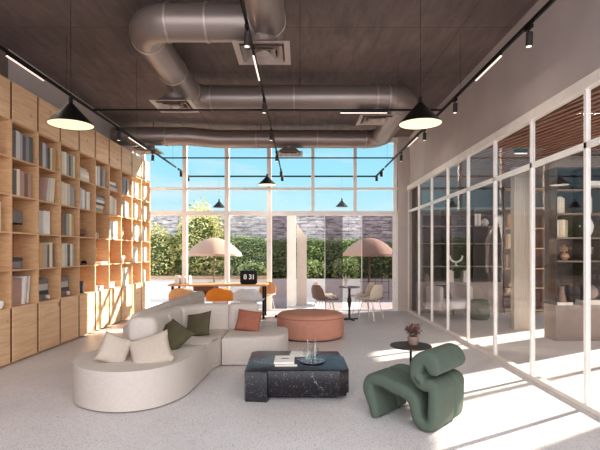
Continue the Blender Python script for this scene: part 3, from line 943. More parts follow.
# ------------------------------------------------------------------ pendants
def pendant(x, y, zr, R, H, lab, ztop, lit=True):
    t = thing('pendant_lamp', lab, 'pendant lamp', (x, y, zr), 0, 'black cone pendant lamps')
    b = B(); lathe(b, [(R, 0), (0.02, H), (0.0, H), (0.0, H - 0.012), (0.016, H - 0.012), (R - 0.006, 0.0), (R, 0)], 40); hood = obj('lamp_shade', b, M['black'], t, 40)
    b = B(); lathe(b, [(0, 0.010), (R - 0.016, 0.010), (R - 0.010, 0.004), (0, 0.004)], 40); obj('diffuser', b, M['glow'] if lit else M['dark'], hood, 40)
    b = B(); cyl(b, (0, 0, H - 0.01), (0, 0, H + 0.06), 0.022, seg=14); obj('cap', b, M['black'], t)
    b = B(); cyl(b, (0, 0, H + 0.05), (0, 0, ztop - zr), 0.0025 if R > 0.24 else 0.0015, seg=6); obj('cord', b, M['black'], t)
    if lit:
        ld = bpy.data.lights.new('pendant_glow', 'AREA'); ld.shape = 'DISK'; ld.size = 2 * R * 0.9; ld.energy = 7 if R > 0.24 else 3; ld.color = (1, 0.9, 0.74)
        lo = bpy.data.objects.new('pendant_glow', ld); COL.objects.link(lo); lo.parent = t; lo.location = (0, 0, -0.002)
    return t
pendant(-2.59, 5.2, 1.5 + 1.435, 0.25, 0.25, 'large black cone pendant lamp hanging in front of the bookcase', HC)
pendant(1.36, 5.2, 1.5 + 1.445, 0.245, 0.25, 'large black cone pendant lamp hanging in front of the partition', HC)
pendant(-0.80, 11.2, 1.5 + 1.63, 0.235, 0.21, 'smaller black cone pendant lamp hanging before the window mullion', HC)
pendant(-2.30, YE, 1.5 + 1.27, 0.178, 0.17, 'small black cone added as a pendant reflection above the tree', ZT, False)  # solid cone added in place of the bookcase pendant's reflection
pendant(1.19, YE, 1.5 + 1.29, 0.178, 0.17, 'small black cone added as a pendant reflection above the stone wall', ZT, False)  # partition pendant's reflection, modelled as a solid cone outside

# ------------------------------------------------------------------ sofa
sf = thing('sofa', 'long curving cream modular sofa with a rounded chaise end', 'sofa', (0, 0, 0))
ch = [(-1.98, 5.60), (-2.2, 5.45), (-2.34, 5.22), (-2.38, 4.95), (-2.31, 4.68), (-2.12, 4.43), (-1.86, 4.29), (-1.60, 4.28), (-1.36, 4.42), (-1.20, 4.73), (-1.15, 5.15), (-1.13, 5.60)]
chs = [(p.x, p.y) for p in catmull([(a, c, 0) for a, c in ch], 5)]
SZ = 0.385
def seat(name, poly, z0=0.014, z1=SZ):
    area = sum(poly[i][0] * poly[(i + 1) % len(poly)][1] - poly[(i + 1) % len(poly)][0] * poly[i][1] for i in range(len(poly)))
    if area < 0:
        poly = list(reversed(poly))
    b = B(); prism(b, poly, z0, z1, 0.055, 4); obj(name, b, M['sofa'], sf, 50)
seat('seat_module', chs)
mid = [(-1.98, 5.605), (-1.13, 5.605), (-1.12, 5.80), (-1.09, 5.95), (-1.045, 6.06), (-1.04, 7.0), (-1.98, 7.0)]
seat('seat_module', mid)
rt = [(-1.03, 7.0), (-1.03, 6.06)] + [(p.x, p.y) for p in catmull([(-0.48, 6.05, 0), (-0.29, 6.12, 0), (-0.19, 6.3, 0), (-0.165, 6.52, 0), (-0.2, 6.76, 0), (-0.33, 6.94, 0), (-0.55, 7.0, 0)], 4)]
seat('seat_module', rt)
seat('seat_module', [(-2.7, 7.01), (-1.35, 7.01), (-1.30, 8.6), (-2.7, 8.6)])
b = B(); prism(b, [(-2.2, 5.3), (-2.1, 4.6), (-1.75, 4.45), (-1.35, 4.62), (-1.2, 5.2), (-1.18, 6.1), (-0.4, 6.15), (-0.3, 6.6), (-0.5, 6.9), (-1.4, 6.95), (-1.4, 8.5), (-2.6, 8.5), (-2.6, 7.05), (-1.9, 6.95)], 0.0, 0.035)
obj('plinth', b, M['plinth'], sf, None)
def back(path, wd, z1, rad):
    b = B(); sweep_rr(b, path, wd, SZ - 0.03, z1, rad); obj('backrest', b, M['sofa'], sf, 60)
back([(-1.70, 4.93), (-1.75, 5.30)], 0.32, 0.80, 0.10)
back([(-1.755, 5.305), (-1.76, 5.72)], 0.29, 0.77, 0.09)
back([(-1.97, 5.55), (-1.96, 6.6)], 0.20, 0.76, 0.07)
back([(-1.96, 6.605), (-1.94, 7.7)], 0.20, 0.76, 0.07)
back([(-1.94, 7.705), (-1.92, 8.85)], 0.20, 0.755, 0.07)
cv = [(p.x, p.y) for p in catmull([(-1.735, 5.70, 0), (-1.73, 6.10, 0), (-1.64, 6.46, 0), (-1.40, 6.72, 0), (-1.05, 6.80, 0)], 6)]
back(cv[:10], 0.25, 0.745, 0.08)
back(cv[9:], 0.24, 0.75, 0.08)
back([(-1.045, 6.80), (-0.62, 6.83)], 0.24, 0.75, 0.08)

def cushion(name, w, h, t, loc, rot, mat, lab):
    o = obj(name, pillow_bm(w, h, t), mat, None, 80)
    o.rotation_euler = rot; o.location = loc
    return tag(o, lab, 'cushion')
R = math.radians
cushion('cushion', 0.31, 0.31, 0.14, (-1.90, 4.72, 0.495), (R(66), R(24), R(22)), M['cushion'], 'cream cushion leaning on the rounded chaise end, outer of two')
cushion('cushion', 0.42, 0.38, 0.14, (-1.54, 4.74, 0.48), (R(50), R(-16), R(14)), M['cushion'], 'wide cream cushion leaning on the bolster beside an olive cushion')
cushion('cushion', 0.42, 0.36, 0.15, (-1.50, 5.42, 0.515), (R(36), R(20), R(-34)), M['olive'], 'olive green cushion nearer the cream cushions')
cushion('cushion', 0.38, 0.35, 0.14, (-1.36, 6.16, 0.525), (R(62), R(-12), R(-20)), M['olive'], 'olive green cushion tucked in the sofa corner')
cushion('cushion', 0.36, 0.32, 0.15, (-0.73, 6.54, 0.52), (R(64), R(6), R(-8)), M['rust'], 'rust orange cushion on the rounded end seat')

# ------------------------------------------------------------------ coffee table
ct = thing('coffee_table', 'low black marble coffee table with white veins', 'coffee table', (0, 0, 0))
TOP = [(-0.56, 4.66), (-0.47, 4.62), (0.40, 4.62), (0.50, 4.72), (0.50, 5.26), (0.46, 5.30), (0.46, 5.55), (-0.52, 5.58), (-0.58, 5.50)]
b = B(); prism(b, TOP, 0.055, 0.305, 0.012, 2, True); obj('table_top', b, M['marble'], ct, 30)
b = B(); prism(b, [(-0.565, 4.68), (-0.545, 4.61), (-0.33, 4.585), (-0.31, 4.70), (-0.36, 5.0), (-0.565, 5.0)], 0.0, 0.300, 0.012, 2); obj('leg_block', b, M['marble'], ct, 30)
b = B(); prism(b, [(-0.30, 4.74), (0.38, 4.74), (0.42, 5.45), (-0.30, 5.45)], 0.0, 0.06); obj('plinth', b, M['marble'], ct, 30)
b = B(); box(b, 0.36, 0.485, 4.80, 5.2, 0.0, 0.06); obj('leg_block', b, M['marble'], ct, 30)

def flat_book(loc, w, d, t, mat, rz, lab, printed=False, name='book'):
    o = thing(name, lab, 'book', loc, rz, None)
    b = B(); box(b, -w / 2, w / 2, -d / 2, d / 2, 0, 0.004); box(b, -w / 2, w / 2, -d / 2, d / 2, t - 0.004, t); box(b, -w / 2, -w / 2 + 0.004, -d / 2, d / 2, 0.004, t - 0.004); obj('cover', b, mat, o, None)
    b = B(); box(b, -w / 2 + 0.004, w / 2 - 0.004, -d / 2 + 0.004, d / 2 - 0.004, 0.004, t - 0.004); obj('pages', b, M['paper'], o, None)
    if printed:
        b = B(); box(b, -0.035, 0.045, -0.01, 0.02, t, t + 0.0008); obj('print', b, M['ink'], o, None)
    return o
TZ = 0.305
flat_book((-0.15, 4.93, TZ), 0.24, 0.30, 0.03, M['dgrey'], 0.03, 'dark book lying under the white printed book on the coffee table')
flat_book((-0.165, 4.92, TZ + 0.03), 0.21, 0.29, 0.025, M['white'], 0.0, 'white book with brown print on the coffee table, upper of the stack', True)
flat_book((0.02, 5.30, TZ), 0.26, 0.20, 0.03, M['white'], -0.1, 'white book lying behind the glass carafe on the coffee table')
flat_book((0.0, 5.13, TZ), 0.13, 0.10, 0.014, M['dgrey'], 0.15, 'small dark notebook lying between the white books and the tray')
tr = thing('tray', 'round dark marble tray on the coffee table', 'tray', (0.13, 5.0, TZ))
b = B(); lathe(b, [(0, 0), (0.125, 0), (0.14, 0.012), (0.14, 0.018), (0.125, 0.018), (0, 0.014)], 40); obj('tray_plate', b, plain('tray_stone', (88, 86, 94), 0.25, var=0.4, nscale=30), tr)
cf = thing('carafe', 'clear glass carafe with narrow neck on the round tray', 'carafe', (0.085, 5.03, TZ + 0.0185))
b = B(); lathe(b, [(0, 0), (0.045, 0), (0.05, 0.01), (0.05, 0.10), (0.022, 0.135), (0.02, 0.20), (0.028, 0.215), (0.022, 0.215), (0.016, 0.20), (0.018, 0.135), (0.044, 0.097), (0.044, 0.012), (0, 0.008)], 24); obj('bottle_body', b, M['carafe'], cf)
cf = thing('carafe', 'taller second glass carafe standing behind on the round tray', 'carafe', (0.165, 5.05, TZ + 0.0185))
b = B(); lathe(b, [(0, 0), (0.04, 0), (0.045, 0.01), (0.045, 0.11), (0.02, 0.145), (0.018, 0.20), (0.025, 0.212), (0.02, 0.212), (0.014, 0.20), (0.016, 0.145), (0.04, 0.107), (0.04, 0.012), (0, 0.008)], 24); obj('bottle_body', b, M['carafe'], cf)
gl = thing('drinking_glass', 'short clear drinking glass on the tray in front of the carafes', 'glass', (0.12, 4.93, TZ + 0.0185))
b = B(); lathe(b, [(0, 0), (0.03, 0), (0.035, 0.07), (0.032, 0.07), (0.027, 0.006), (0, 0.006)], 20); obj('tumbler', b, M['carafe'], gl)

# ------------------------------------------------------------------ ottoman
ot = thing('ottoman', 'large round terracotta fabric ottoman', 'ottoman', (0.185, 8.16, 0))
b = B(); lathe(b, [(0, 0.02), (0.55, 0.02), (0.585, 0.04), (0.59, 0.08), (0.59, 0.36)], 64); obj('side_cover', b, M['pouf'], ot, 60)
b = B(); lathe(b, [(0.59, 0.36), (0.593, 0.367), (0.59, 0.374)], 64); obj('piping', b, M['rust'], ot, 60)
b = B(); lathe(b, [(0.588, 0.372), (0.58, 0.40), (0.55, 0.425), (0.48, 0.438), (0, 0.445)], 64); obj('seat_cover', b, M['pouf'], ot, 60)
b = B(); cyl(b, (0, 0, 0), (0, 0, 0.022), 0.52, seg=48); obj('base', b, M['plinth'], ot)

# ------------------------------------------------------------------ green lounge chair
gc = thing('lounge_chair', 'sculptural green ribbon-shaped lounge chair with rolled headrest', 'lounge chair', (0.635, 4.15, 0), math.atan2(-0.67, 0.74))
RB = [(0.035, 0.02, .085), (0.0, 0.13, .10), (-0.042, 0.25, .115), (-0.012, 0.335, .115), (0.09, 0.348, .115), (0.22, 0.315, .115), (0.33, 0.292, .115), (0.405, 0.245, .11), (0.432, 0.16, .10), (0.455, 0.09, .10),
      (0.515, 0.052, .10), (0.578, 0.085, .10), (0.592, 0.19, .105), (0.596, 0.31, .105), (0.594, 0.365, .11), (0.565, 0.388, .11), (0.49, 0.395, .11), (0.435, 0.455, .115), (0.444, 0.55, .125), (0.502, 0.605, .13), (0.565, 0.595, .14), (0.592, 0.55, .14)]
def ribbon(bm, pts, w0, w1):
    C = catmull(pts, 6)
    n = len(C)
    rad = 0.045
    rings = []
    for i, c in enumerate(C):
        a, d = C[max(i - 1, 0)], C[min(i + 1, n - 1)]
        t = Vector((d.x - a.x, d.y - a.y)).normalized()
        nn = Vector((-t.y, t.x))
        th = c.z / 2
        r = min(rad, th * 0.98)
        ring = []
        for cw, ct_, a0 in ((w1 - r, th - r, 0), (w0 + r, th - r, 90), (w0 + r, -th + r, 180), (w1 - r, -th + r, 270)):
            for k in range(6):
                an = math.radians(a0 + 90 * k / 5)
                ring.append((cw + r * math.cos(an), ct_ + r * math.sin(an)))
        rings.append((c, nn, t, ring))
    out = []
    def put(c, nn, t, ring, s, off):
        cw = (w0 + w1) / 2
        return [bm.verts.new((c.x + nn.x * tt * s + t.x * off, cw + (ww - cw) * (0.9 + 0.1 * s), c.y + nn.y * tt * s + t.y * off)) for ww, tt in ring]
    c, nn, t, ring = rings[0]
    h = c.z / 2
    for k in (0.12, 0.6, 0.88):
        out.append(put(c, nn, t, ring, k, -math.sqrt(1 - k * k) * h * 0.25))
    for c, nn, t, ring in rings:
        out.append(put(c, nn, t, ring, 1, 0))
    h = c.z / 2
    for k in (0.88, 0.6, 0.12):
        out.append(put(c, nn, t, ring, k, math.sqrt(1 - k * k) * h))
    m = len(ring)
    for a, d in zip(out, out[1:]):
        for k in range(m):
            bm.faces.new((a[k], a[(k + 1) % m], d[(k + 1) % m], d[k]))
    bm.faces.new(out[0]); bm.faces.new(list(reversed(out[-1])))
b = B(); ribbon(b, RB[:18], 0.0, 0.355); obj('seat', b, M['green'], gc, 70)
b = B(); ribbon(b, RB[:18], 0.353, 0.55); obj('seat', b, M['green'], gc, 70)
b = B(); ribbon(b, RB[16:], 0.0, 0.55); obj('headrest', b, M['green'], gc, 70)

# ------------------------------------------------------------------ side table + flowers
st = thing('side_table', 'small round dark side table behind the green chair', 'side table', (1.185, 4.92, 0))
b = B(); lathe(b, [(0, 0.49), (0.215, 0.49), (0.22, 0.497), (0.215, 0.505), (0, 0.505)], 40); obj('table_top', b, M['dark'], st)
b = B(); cyl(b, (0, 0, 0.015), (0, 0, 0.49), 0.013, seg=14); obj('stem', b, M['black'], st)
b = B(); lathe(b, [(0, 0), (0.15, 0), (0.15, 0.012), (0.02, 0.02), (0, 0.02)], 32); obj('base', b, M['dark'], st)
fp = thing('flower_pot', 'clay pot of dark red flowers on the small side table', 'potted plant', (1.215, 4.94, 0.5052))
b = B(); lathe(b, [(0, 0), (0.04, 0), (0.058, 0.04), (0.06, 0.075), (0.05, 0.09), (0.045, 0.09), (0.052, 0.07), (0, 0.06)], 24); obj('pot', b, M['pot'], fp)
b = B(); r = random.Random(3); leaves(b, blob_pts((0, 0, 0.145), (0.09, 0.09, 0.06), 140, r, 0.2), 0.018, r); obj('foliage', b, M['leafdark'], fp, None, False)
b = B(); leaves(b, blob_pts((0, 0, 0.165), (0.10, 0.10, 0.065), 230, r, 0.55), 0.014, r); obj('blossoms', b, M['blossom'], fp, None, False)
b = B()
for k in range(7):
    a = k * 0.9
    tube(b, [(0, 0, 0.07), (0.03 * math.cos(a), 0.03 * math.sin(a), 0.12), (0.08 * math.cos(a), 0.08 * math.sin(a), 0.19)], 0.002, 5)
obj('stems', b, M['leafdark'], fp)

# ------------------------------------------------------------------ shell chairs
def shell_bm(w=0.5, top=0.78, seatz=0.44, egg=False):
    bm = B()
    prof = catmull([(0.24, seatz - 0.02, 0), (0.20, seatz, 0), (0.05, seatz - 0.012, 0), (-0.12, seatz - 0.005, 0), (-0.205, seatz + 0.06, 0), (-0.24, seatz + 0.17, 0), (-0.275, top, 0)], 5)
    n, m = len(prof) - 1, 12
    rows_ = []
    for i, p in enumerate(prof):
        s = i / n
        e = 0.0
        ww = w / 2
        if s > 0.72:
            q = (s - 0.72) / 0.28
            ww *= (1 - q ** (2.6 if egg else 4)) ** 0.5 * (1.0) + 0.0 if q < 0.999 else 0.0
            ww = max(ww, w * (0.16 if egg else 0.30))
        if s < 0.12:
            ww *= 0.86 + 0.14 * s / 0.12
        back = min(1, max(0, (s - 0.5) / 0.2))
        row = []
        for k in range(m + 1):
            t = -1 + 2 * k / m
            row.append(bm.verts.new((t * ww, p.x + back * 0.07 * t * t, p.y + (1 - back) * 0.035 * abs(t) ** 3)))
        rows_.append(row)
    for a, c in zip(rows_, rows_[1:]):
        for k in range(m):
            bm.faces.new((a[k], a[k + 1], c[k + 1], c[k]))
    bmesh.ops.recalc_face_normals(bm, faces=bm.faces)
    bmesh.ops.solidify(bm, geom=bm.faces[:], thickness=0.016)
    return bm
def shell_chair(loc, rz, mat, legmat, lab, egg=False, w=0.5, top=0.78):
    """local +y is the way the sitter faces"""
    t = thing('shell_chair', lab, 'chair', loc, rz)
    obj('seat_shell', shell_bm(w, top, egg=egg), mat, t, 60)
    for sx in (-1, 1):
        for y0, y1 in ((0.13, 0.20), (-0.13, -0.22)):
            b = B(); cyl(b, (sx * 0.20, y1, 0), (sx * 0.13, y0, 0.425), 0.009, 0.011, 10); obj('leg', b, legmat, t)
    b = B(); tube(b, [(-0.13, 0.13, 0.42), (0.13, 0.13, 0.42), (0.13, -0.13, 0.415), (-0.13, -0.13, 0.415), (-0.13, 0.13, 0.42)], 0.009, 8); obj('seat_frame', b, legmat, t)
    return t
shell_chair((-2.52, 9.98, 0), R(0), M['tan'], M['steel'], 'tan shell chair at the bookcase end of the desk', True, 0.58, 0.735)
shell_chair((-1.72, 9.98, 0), R(4), M['orange'], M['steel'], 'bright orange shell chair at the middle of the desk', True, 0.60, 0.735)
shell_chair((-1.10, 9.90, 0), R(-6), M['lgrey'], M['steel'], 'pale grey shell chair pulled up below the flip clock', True, 0.62, 0.72)
shell_chair((-0.88, 11.28, 0), R(150), M['tan'], M['steel'], 'light orange shell chair on the garden side of the desk by its legs', True, 0.5, 0.75)
shell_chair((-2.25, 11.28, 0), R(178), M['dbrown'], M['steel'], 'dark brown shell chair on the garden side of the desk', True, 0.5, 0.74)
shell_chair((0.53, 10.2, 0), R(-58), M['brown'], M['steel'], 'brown shell chair behind the ottoman facing the bistro table')
shell_chair((0.60, 11.1, 0), R(-80), M['sand'], M['steel'], 'sand shell chair half hidden behind the brown chair')
shell_chair((1.58, 10.3, 0), R(48), M['sand'], M['steel'], 'sand shell chair in front on the partition side of the bistro table')
shell_chair((1.52, 11.05, 0), R(62), plain('taupe_shell', (206, 184, 166), 0.55), M['steel'], 'taupe shell chair behind the sand chair by the window')

# bistro table
bt = thing('bistro_table', 'small round dark pedestal bistro table among the shell chairs', 'table', (1.09, 10.15, 0))
b = B(); lathe(b, [(0, 0.715), (0.23, 0.715), (0.235, 0.725), (0.23, 0.735), (0, 0.735)], 36); obj('table_top', b, M['grey'], bt)
b = B(); lathe(b, [(0, 0.03), (0.025, 0.03), (0.025, 0.25), (0.05, 0.42), (0.025, 0.58), (0.03, 0.70), (0.06, 0.716), (0, 0.716)], 20); obj('pedestal', b, M['dark'], bt)
b = B()
for k in range(4):
    a = k * PI / 2 + 0.4
    cyl(b, (0, 0, 0.025), (0.21 * math.cos(a), 0.21 * math.sin(a), 0.016), 0.016, 0.014, 8)
obj('base', b, M['dark'], bt)
pp = thing('potted_plant', 'pot of pale upright leaves on the bistro table', 'potted plant', (1.01, 10.12, 0.7352))
b = B(); lathe(b, [(0, 0), (0.04, 0), (0.05, 0.06), (0.045, 0.06), (0, 0.045)], 20); obj('pot', b, M['white'], pp)
b = B()
for k in range(9):
    a = k * 0.75; L = 0.10 + 0.025 * (k % 3)
    d = Vector((math.cos(a), math.sin(a), 0)); s = Vector((-d.y, d.x, 0)) * 0.016
    p0, p1, p2 = Vector((0, 0, 0.045)), d * 0.05 + Vector((0, 0, L + 0.06)), d * (0.09 + 0.02 * (k % 2)) + Vector((0, 0, L + 0.13))
    v = [b.verts.new(p) for p in (p0 - s * .5, p0 + s * .5, p1 + s, p1 - s, p2)]
    b.faces.new((v[0], v[1], v[2], v[3])); b.faces.new((v[3], v[2], v[4]))
obj('foliage', b, M['paleleaf'], pp, None, False)

# ------------------------------------------------------------------ desk
ds = thing('desk', 'long oak desk with dark legs in front of the window wall', 'desk', (0, 0, 0))
b = B(); rbox(b, -2.95, -0.74, 10.25, 11.0, 0.735, 0.77, 0.006, 2); obj('desk_top', b, M['desk'], ds)
for x0 in (-2.86, -0.82):
    for y0 in (10.33, 10.90):
        b = B(); box(b, x0 - 0.025, x0 + 0.025, y0 - 0.025, y0 + 0.025, 0, 0.735); obj('leg', b, M['black'], ds, None)
b = B(); box(b, -2.4, -1.95, 10.35, 10.9, 0.62, 0.735); obj('drawer', b, M['dbrown'], ds, None, label='dark brown drawer')
ck = thing('flip_clock', 'black flip clock showing white digits on the desk', 'clock', (-1.16, 10.42, 0.77))
b = B(); rbox(b, -0.19, 0.19, -0.06, 0.06, 0.02, 0.31, 0.012); obj('case', b, M['black'], ck)
b = B(); box(b, -0.16, 0.16, -0.05, 0.05, 0, 0.02); obj('foot', b, M['black'], ck, None)
FL = []
for x0, x1 in ((-0.15, -0.02), (0.02, 0.15)):
    b = B(); box(b, x0, x1, -0.064, -0.06, 0.07, 0.26); flap = obj('flap', b, M['black'], ck, None); FL.append(flap)
for body, cx in (('8', -0.075), ('31', 0.075)):
    cu = bpy.data.curves.new('digits', 'FONT'); cu.body = body; cu.size = 0.15; cu.align_x = 'CENTER'; cu.align_y = 'CENTER'; cu.extrude = 0.0015; cu.offset = 0.004
    cu.space_character = 0.9
    cu.materials.append(M['digit'])
    tmp = bpy.data.objects.new('digits_curve', cu)
    me = bpy.data.meshes.new_from_object(tmp); bpy.data.objects.remove(tmp)
    o = bpy.data.objects.new('digits', me); COL.objects.link(o); o.parent = FL[0 if body == '8' else 1]; o['label'] = 'white digits'; o.location = (cx, -0.0655, 0.165); o.rotation_euler = (PI / 2, 0, 0)
for x, w, h, lab in ((-2.80, 0.10, 0.21, 'white paper holder on the desk end, wider of three'), (-2.66, 0.09, 0.20, 'white paper holder standing on the desk between two others'), (-2.53, 0.05, 0.20, 'slim white paper holder on the desk by the mullion')):
    t = thing('paper_holder', lab, 'paper holder', (x, 10.55, 0.77))
    b = B(); box(b, -w / 2, w / 2, -0.10, -0.095, 0, h); box(b, -w / 2, -w / 2 + 0.005, -0.095, 0.10, 0, h * 0.8); box(b, w / 2 - 0.005, w / 2, -0.095, 0.10, 0, h * 0.8); box(b, -w / 2, w / 2, 0.095, 0.10, 0, h * 0.5); box(b, -w / 2, w / 2, -0.1, 0.1, 0, 0.004)
    obj('holder_body', b, M['white'], t, None)
    b = B(); box(b, -w / 2 + 0.01, w / 2 - 0.01, -0.08, 0.07, 0.006, h * 0.93); obj('papers', b, M['paper'], t, None)
b = B(); lathe(b, [(0, 0), (0.03, 0), (0.045, 0.07), (0.04, 0.07), (0, 0.01)], 18); o = obj('mug', b, M['glazed'], None); o.location = (-1.75, 10.6, 0.77); tag(o, 'small white mug on the desk above the orange chair', 'mug')
# black floor pegs / cable weights by the desk leg
b = B(); lathe(b, [(0, 0), (0.04, 0), (0.035, 0.05), (0, 0.06)], 16); o = obj('door_stop', b, M['black'], None); o.location = (-0.54, 10.55, 0); tag(o, 'small black door stop on the floor beside the desk leg', 'door stop')

# ------------------------------------------------------------------ side room furniture
sh = thing('display_shelf', 'tall dark display shelf with taupe base cabinet behind the partition', 'shelf unit', (0, 0, 0))
SX0, SX1, SY0, SY1 = 4.31, 5.75, 7.75, 8.12
b = B(); box(b, SX0, SX1, SY0, SY1, 0.0, 0.60); obj('base_cabinet', b, M['cab'], sh, None)
b = B(); box(b, SX0, SX1, SY1 - 0.02, SY1, 0.60, 3.12); obj('back_panel', b, M['shelf_dark'], sh, None)
b = B(); box(b, SX0, SX1, SY0, SY1 - 0.02, 2.93, 3.12); obj('top_panel', b, M['shelf_edge'], sh, None)
for x in (SX0, 4.80, SX1 - 0.025):
    b = B(); box(b, x, x + 0.025, SY0, SY1 - 0.02, 0.60, 2.93); obj('side_panel', b, M['shelf_dark'], sh, None)
for z in (1.353, 1.75, 2.16, 2.56):
    b = B(); box(b, SX0 + 0.025, 4.80, SY0 + 0.005, SY1 - 0.02, z - 0.025, z); obj('shelf', b, M['shelf_edge'], sh, None)
for z in (1.353, 1.75, 2.16):
    b = B(); box(b, 4.825, SX1 - 0.025, SY0 + 0.005, SY1 - 0.02, z - 0.025, z); obj('shelf', b, M['shelf_edge'], sh, None)
b = B(); box(b, 4.825, SX1 - 0.025, SY0 + 0.005, SY1 - 0.02, 2.62, 2.70); obj('shelf', b, M['white'], sh, None, label='thick white shelf')

def shelf_books(x, y, z, specs, where, grp):
    for i, (col, th, h) in enumerate(specs):
        bm = book_bm(th, h, 0.19)
        bmesh.ops.transform(bm, matrix=Matrix.Rotation(-PI / 2, 4, 'Z'), verts=bm.verts[:])
        o = obj('book', bm, [BM[col], M['paper']], None, None)
        o.location = (x, y, z)
        x += th + 0.002
        tag(o, f'upright {col} book, {ORD[i]} along {where}', 'book', grp)
shelf_books(4.36, SY0 + 0.05, 2.16, [('white', 0.035, 0.27), ('white', 0.03, 0.28), ('cream', 0.03, 0.27), ('pale grey', 0.025, 0.25)], 'the upper row of the dark display shelf', 'books in the upper row of the display shelf')
shelf_books(4.35, SY0 + 0.05, 1.75, [('white', 0.045, 0.29), ('cream', 0.05, 0.30), ('cream', 0.05, 0.30), ('sage', 0.04, 0.29)], 'the second row of the dark display shelf', 'books in the second row of the display shelf')
shelf_books(4.84, SY0 + 0.05, 2.16, [('cream', 0.035, 0.27), ('white', 0.04, 0.28), ('pale grey', 0.035, 0.27)], 'the wider bay of the dark display shelf', 'books in the wider bay of the display shelf')
def vase(loc, prof, mat, lab, name='vase'):
    b = B(); lathe(b, prof, 26); o = obj(name, b, mat, None, 50); o.location = loc; return tag(o, lab, 'vase')
vase((4.91, SY0 + 0.14, 1.75), [(0, 0), (0.05, 0), (0.10, 0.10), (0.115, 0.20), (0.08, 0.30), (0.05, 0.33), (0.04, 0.33), (0.07, 0.29), (0, 0.02)], M['glazed'], 'large white ovoid vase in the wider bay of the display shelf')
t = thing('flower_vase', 'round tan vase of dried flowers in the display shelf', 'vase', (4.54, SY0 + 0.14, 1.3532))
b = B(); lathe(b, [(0, 0), (0.03, 0), (0.075, 0.06), (0.06, 0.11), (0.03, 0.13), (0.02, 0.12), (0, 0.05)], 24); obj('vase_body', b, plain('tan_clay', (206, 164, 130), 0.7), t)
b = B(); r = random.Random(11); leaves(b, blob_pts((0.0, 0, 0.20), (0.10, 0.07, 0.07), 120, r, 0.2), 0.022, r); obj('dried_flowers', b, M['dried'], t, None, False)
t = thing('flower_vase', 'grey vase with dried stems in the wider bay of the display shelf', 'vase', (4.93, SY0 + 0.14, 1.3532))
b = B(); lathe(b, [(0, 0), (0.03, 0), (0.05, 0.06), (0.03, 0.12), (0.02, 0.12), (0, 0.05)], 24); obj('vase_body', b, M['grey'], t)
b = B(); leaves(b, blob_pts((0.04, 0, 0.19), (0.08, 0.06, 0.08), 70, r, 0.2), 0.022, r); obj('dried_flowers', b, M['dried'], t, None, False)
vase((4.48, SY0 + 0.13, 0.6455), [(0, 0), (0.07, 0), (0.08, 0.02), (0.05, 0.14), (0.035, 0.22), (0.045, 0.26), (0.035, 0.26), (0, 0.04)], M['pot'], 'tapered clay vase on the lying white book on the taupe cabinet')
vase((4.97, SY0 + 0.15, 0.683), [(0, 0), (0.06, 0), (0.13, 0.09), (0.13, 0.16), (0.07, 0.24), (0.05, 0.25), (0.06, 0.23), (0, 0.02)], M['pot'], 'round clay vase on the stacked books on the taupe cabinet')
def lie(x, y, z, w, th, col, lab):
    return flat_book((x, y, z), w, 0.22, th, BM[col], 0.0, lab)
lie(4.47, SY0 + 0.13, 0.60, 0.29, 0.045, 'white', 'white book lying under the tapered clay vase')
lie(4.96, SY0 + 0.14, 0.60, 0.34, 0.042, 'pale grey', 'pale grey book lying under the round clay vase, lower of two')
lie(4.97, SY0 + 0.14, 0.6425, 0.36, 0.040, 'white', 'white book directly under the round clay vase')

pc = thing('reeded_panel', 'cream reeded standing panel behind the glazed partition', 'panel', (0, 0, 0))
b = B(); box(b, 4.12, 4.44, 8.85, 9.0, 0.0, 3.14); obj('panel_face', b, M['reed'], pc, None)
b = B(); box(b, 4.44, 4.48, 8.84, 9.01, 0.0, 3.14); obj('edge_trim', b, M['beige'], pc, None)

# rear dark shelf in the side room
rs = thing('wall_shelf', 'dark shelf unit on the rear wall of the side room', 'shelf unit', (0, 0, 0))
b = B(); box(b, 2.95, 5.0, 11.70, 11.74, 0.0, 3.1); obj('back_panel', b, M['shelf_dark'], rs, None)
b = B(); box(b, 2.95, 5.0, 11.35, 11.70, 0.0, 0.75); obj('base_cabinet', b, M['cab'], rs, None)
for x in (2.95, 3.6, 4.28, 4.975):
    b = B(); box(b, x, x + 0.03, 11.35, 11.70, 0.75, 3.1); obj('side_panel', b, M['shelf_dark'], rs, None)
for x0, x1 in ((2.98, 3.6), (3.63, 4.28), (4.31, 4.975)):
    for z in (1.15, 1.72, 2.15, 2.6):
        b = B(); box(b, x0, x1, 11.36, 11.70, z - 0.025, z); obj('shelf', b, M['shelf_edge'], rs, None)
shelf_books(4.33, 11.4, 2.15, [('white', 0.05, 0.30), ('pale grey', 0.05, 0.28), ('white', 0.05, 0.30)], 'the upper row of the rear wall shelf', 'white books in the rear wall shelf')
shelf_books(3.66, 11.4, 0.75, [('white', 0.05, 0.28), ('cream', 0.05, 0.30), ('pale grey', 0.05, 0.27)], 'the cabinet of the rear wall shelf', 'books on the cabinet of the rear wall shelf')
shelf_books(4.05, 11.4, 0.75, [('pale grey', 0.05, 0.28), ('white', 0.06, 0.30)], 'the rear cabinet beside the candle holder', 'pale books beside the candle holder')
vase((4.62, 11.5, 2.15), [(0, 0), (0.05, 0), (0.10, 0.07), (0.08, 0.14), (0.03, 0.19), (0.02, 0.19), (0, 0.05)], M['glazed'], 'squat white vase in the rear wall shelf')
t = thing('candle_holder', 'white curved two-armed candle holder in the rear wall shelf', 'candle holder', (3.90, 11.5, 1.1502))
b = B(); cyl(b, (0, 0, 0), (0, 0, 0.02), 0.06); obj('base', b, M['glazed'], t)
b = B(); cyl(b, (0, 0, 0.02), (0, 0, 0.10), 0.018, seg=12); obj('stem', b, M['glazed'], t)
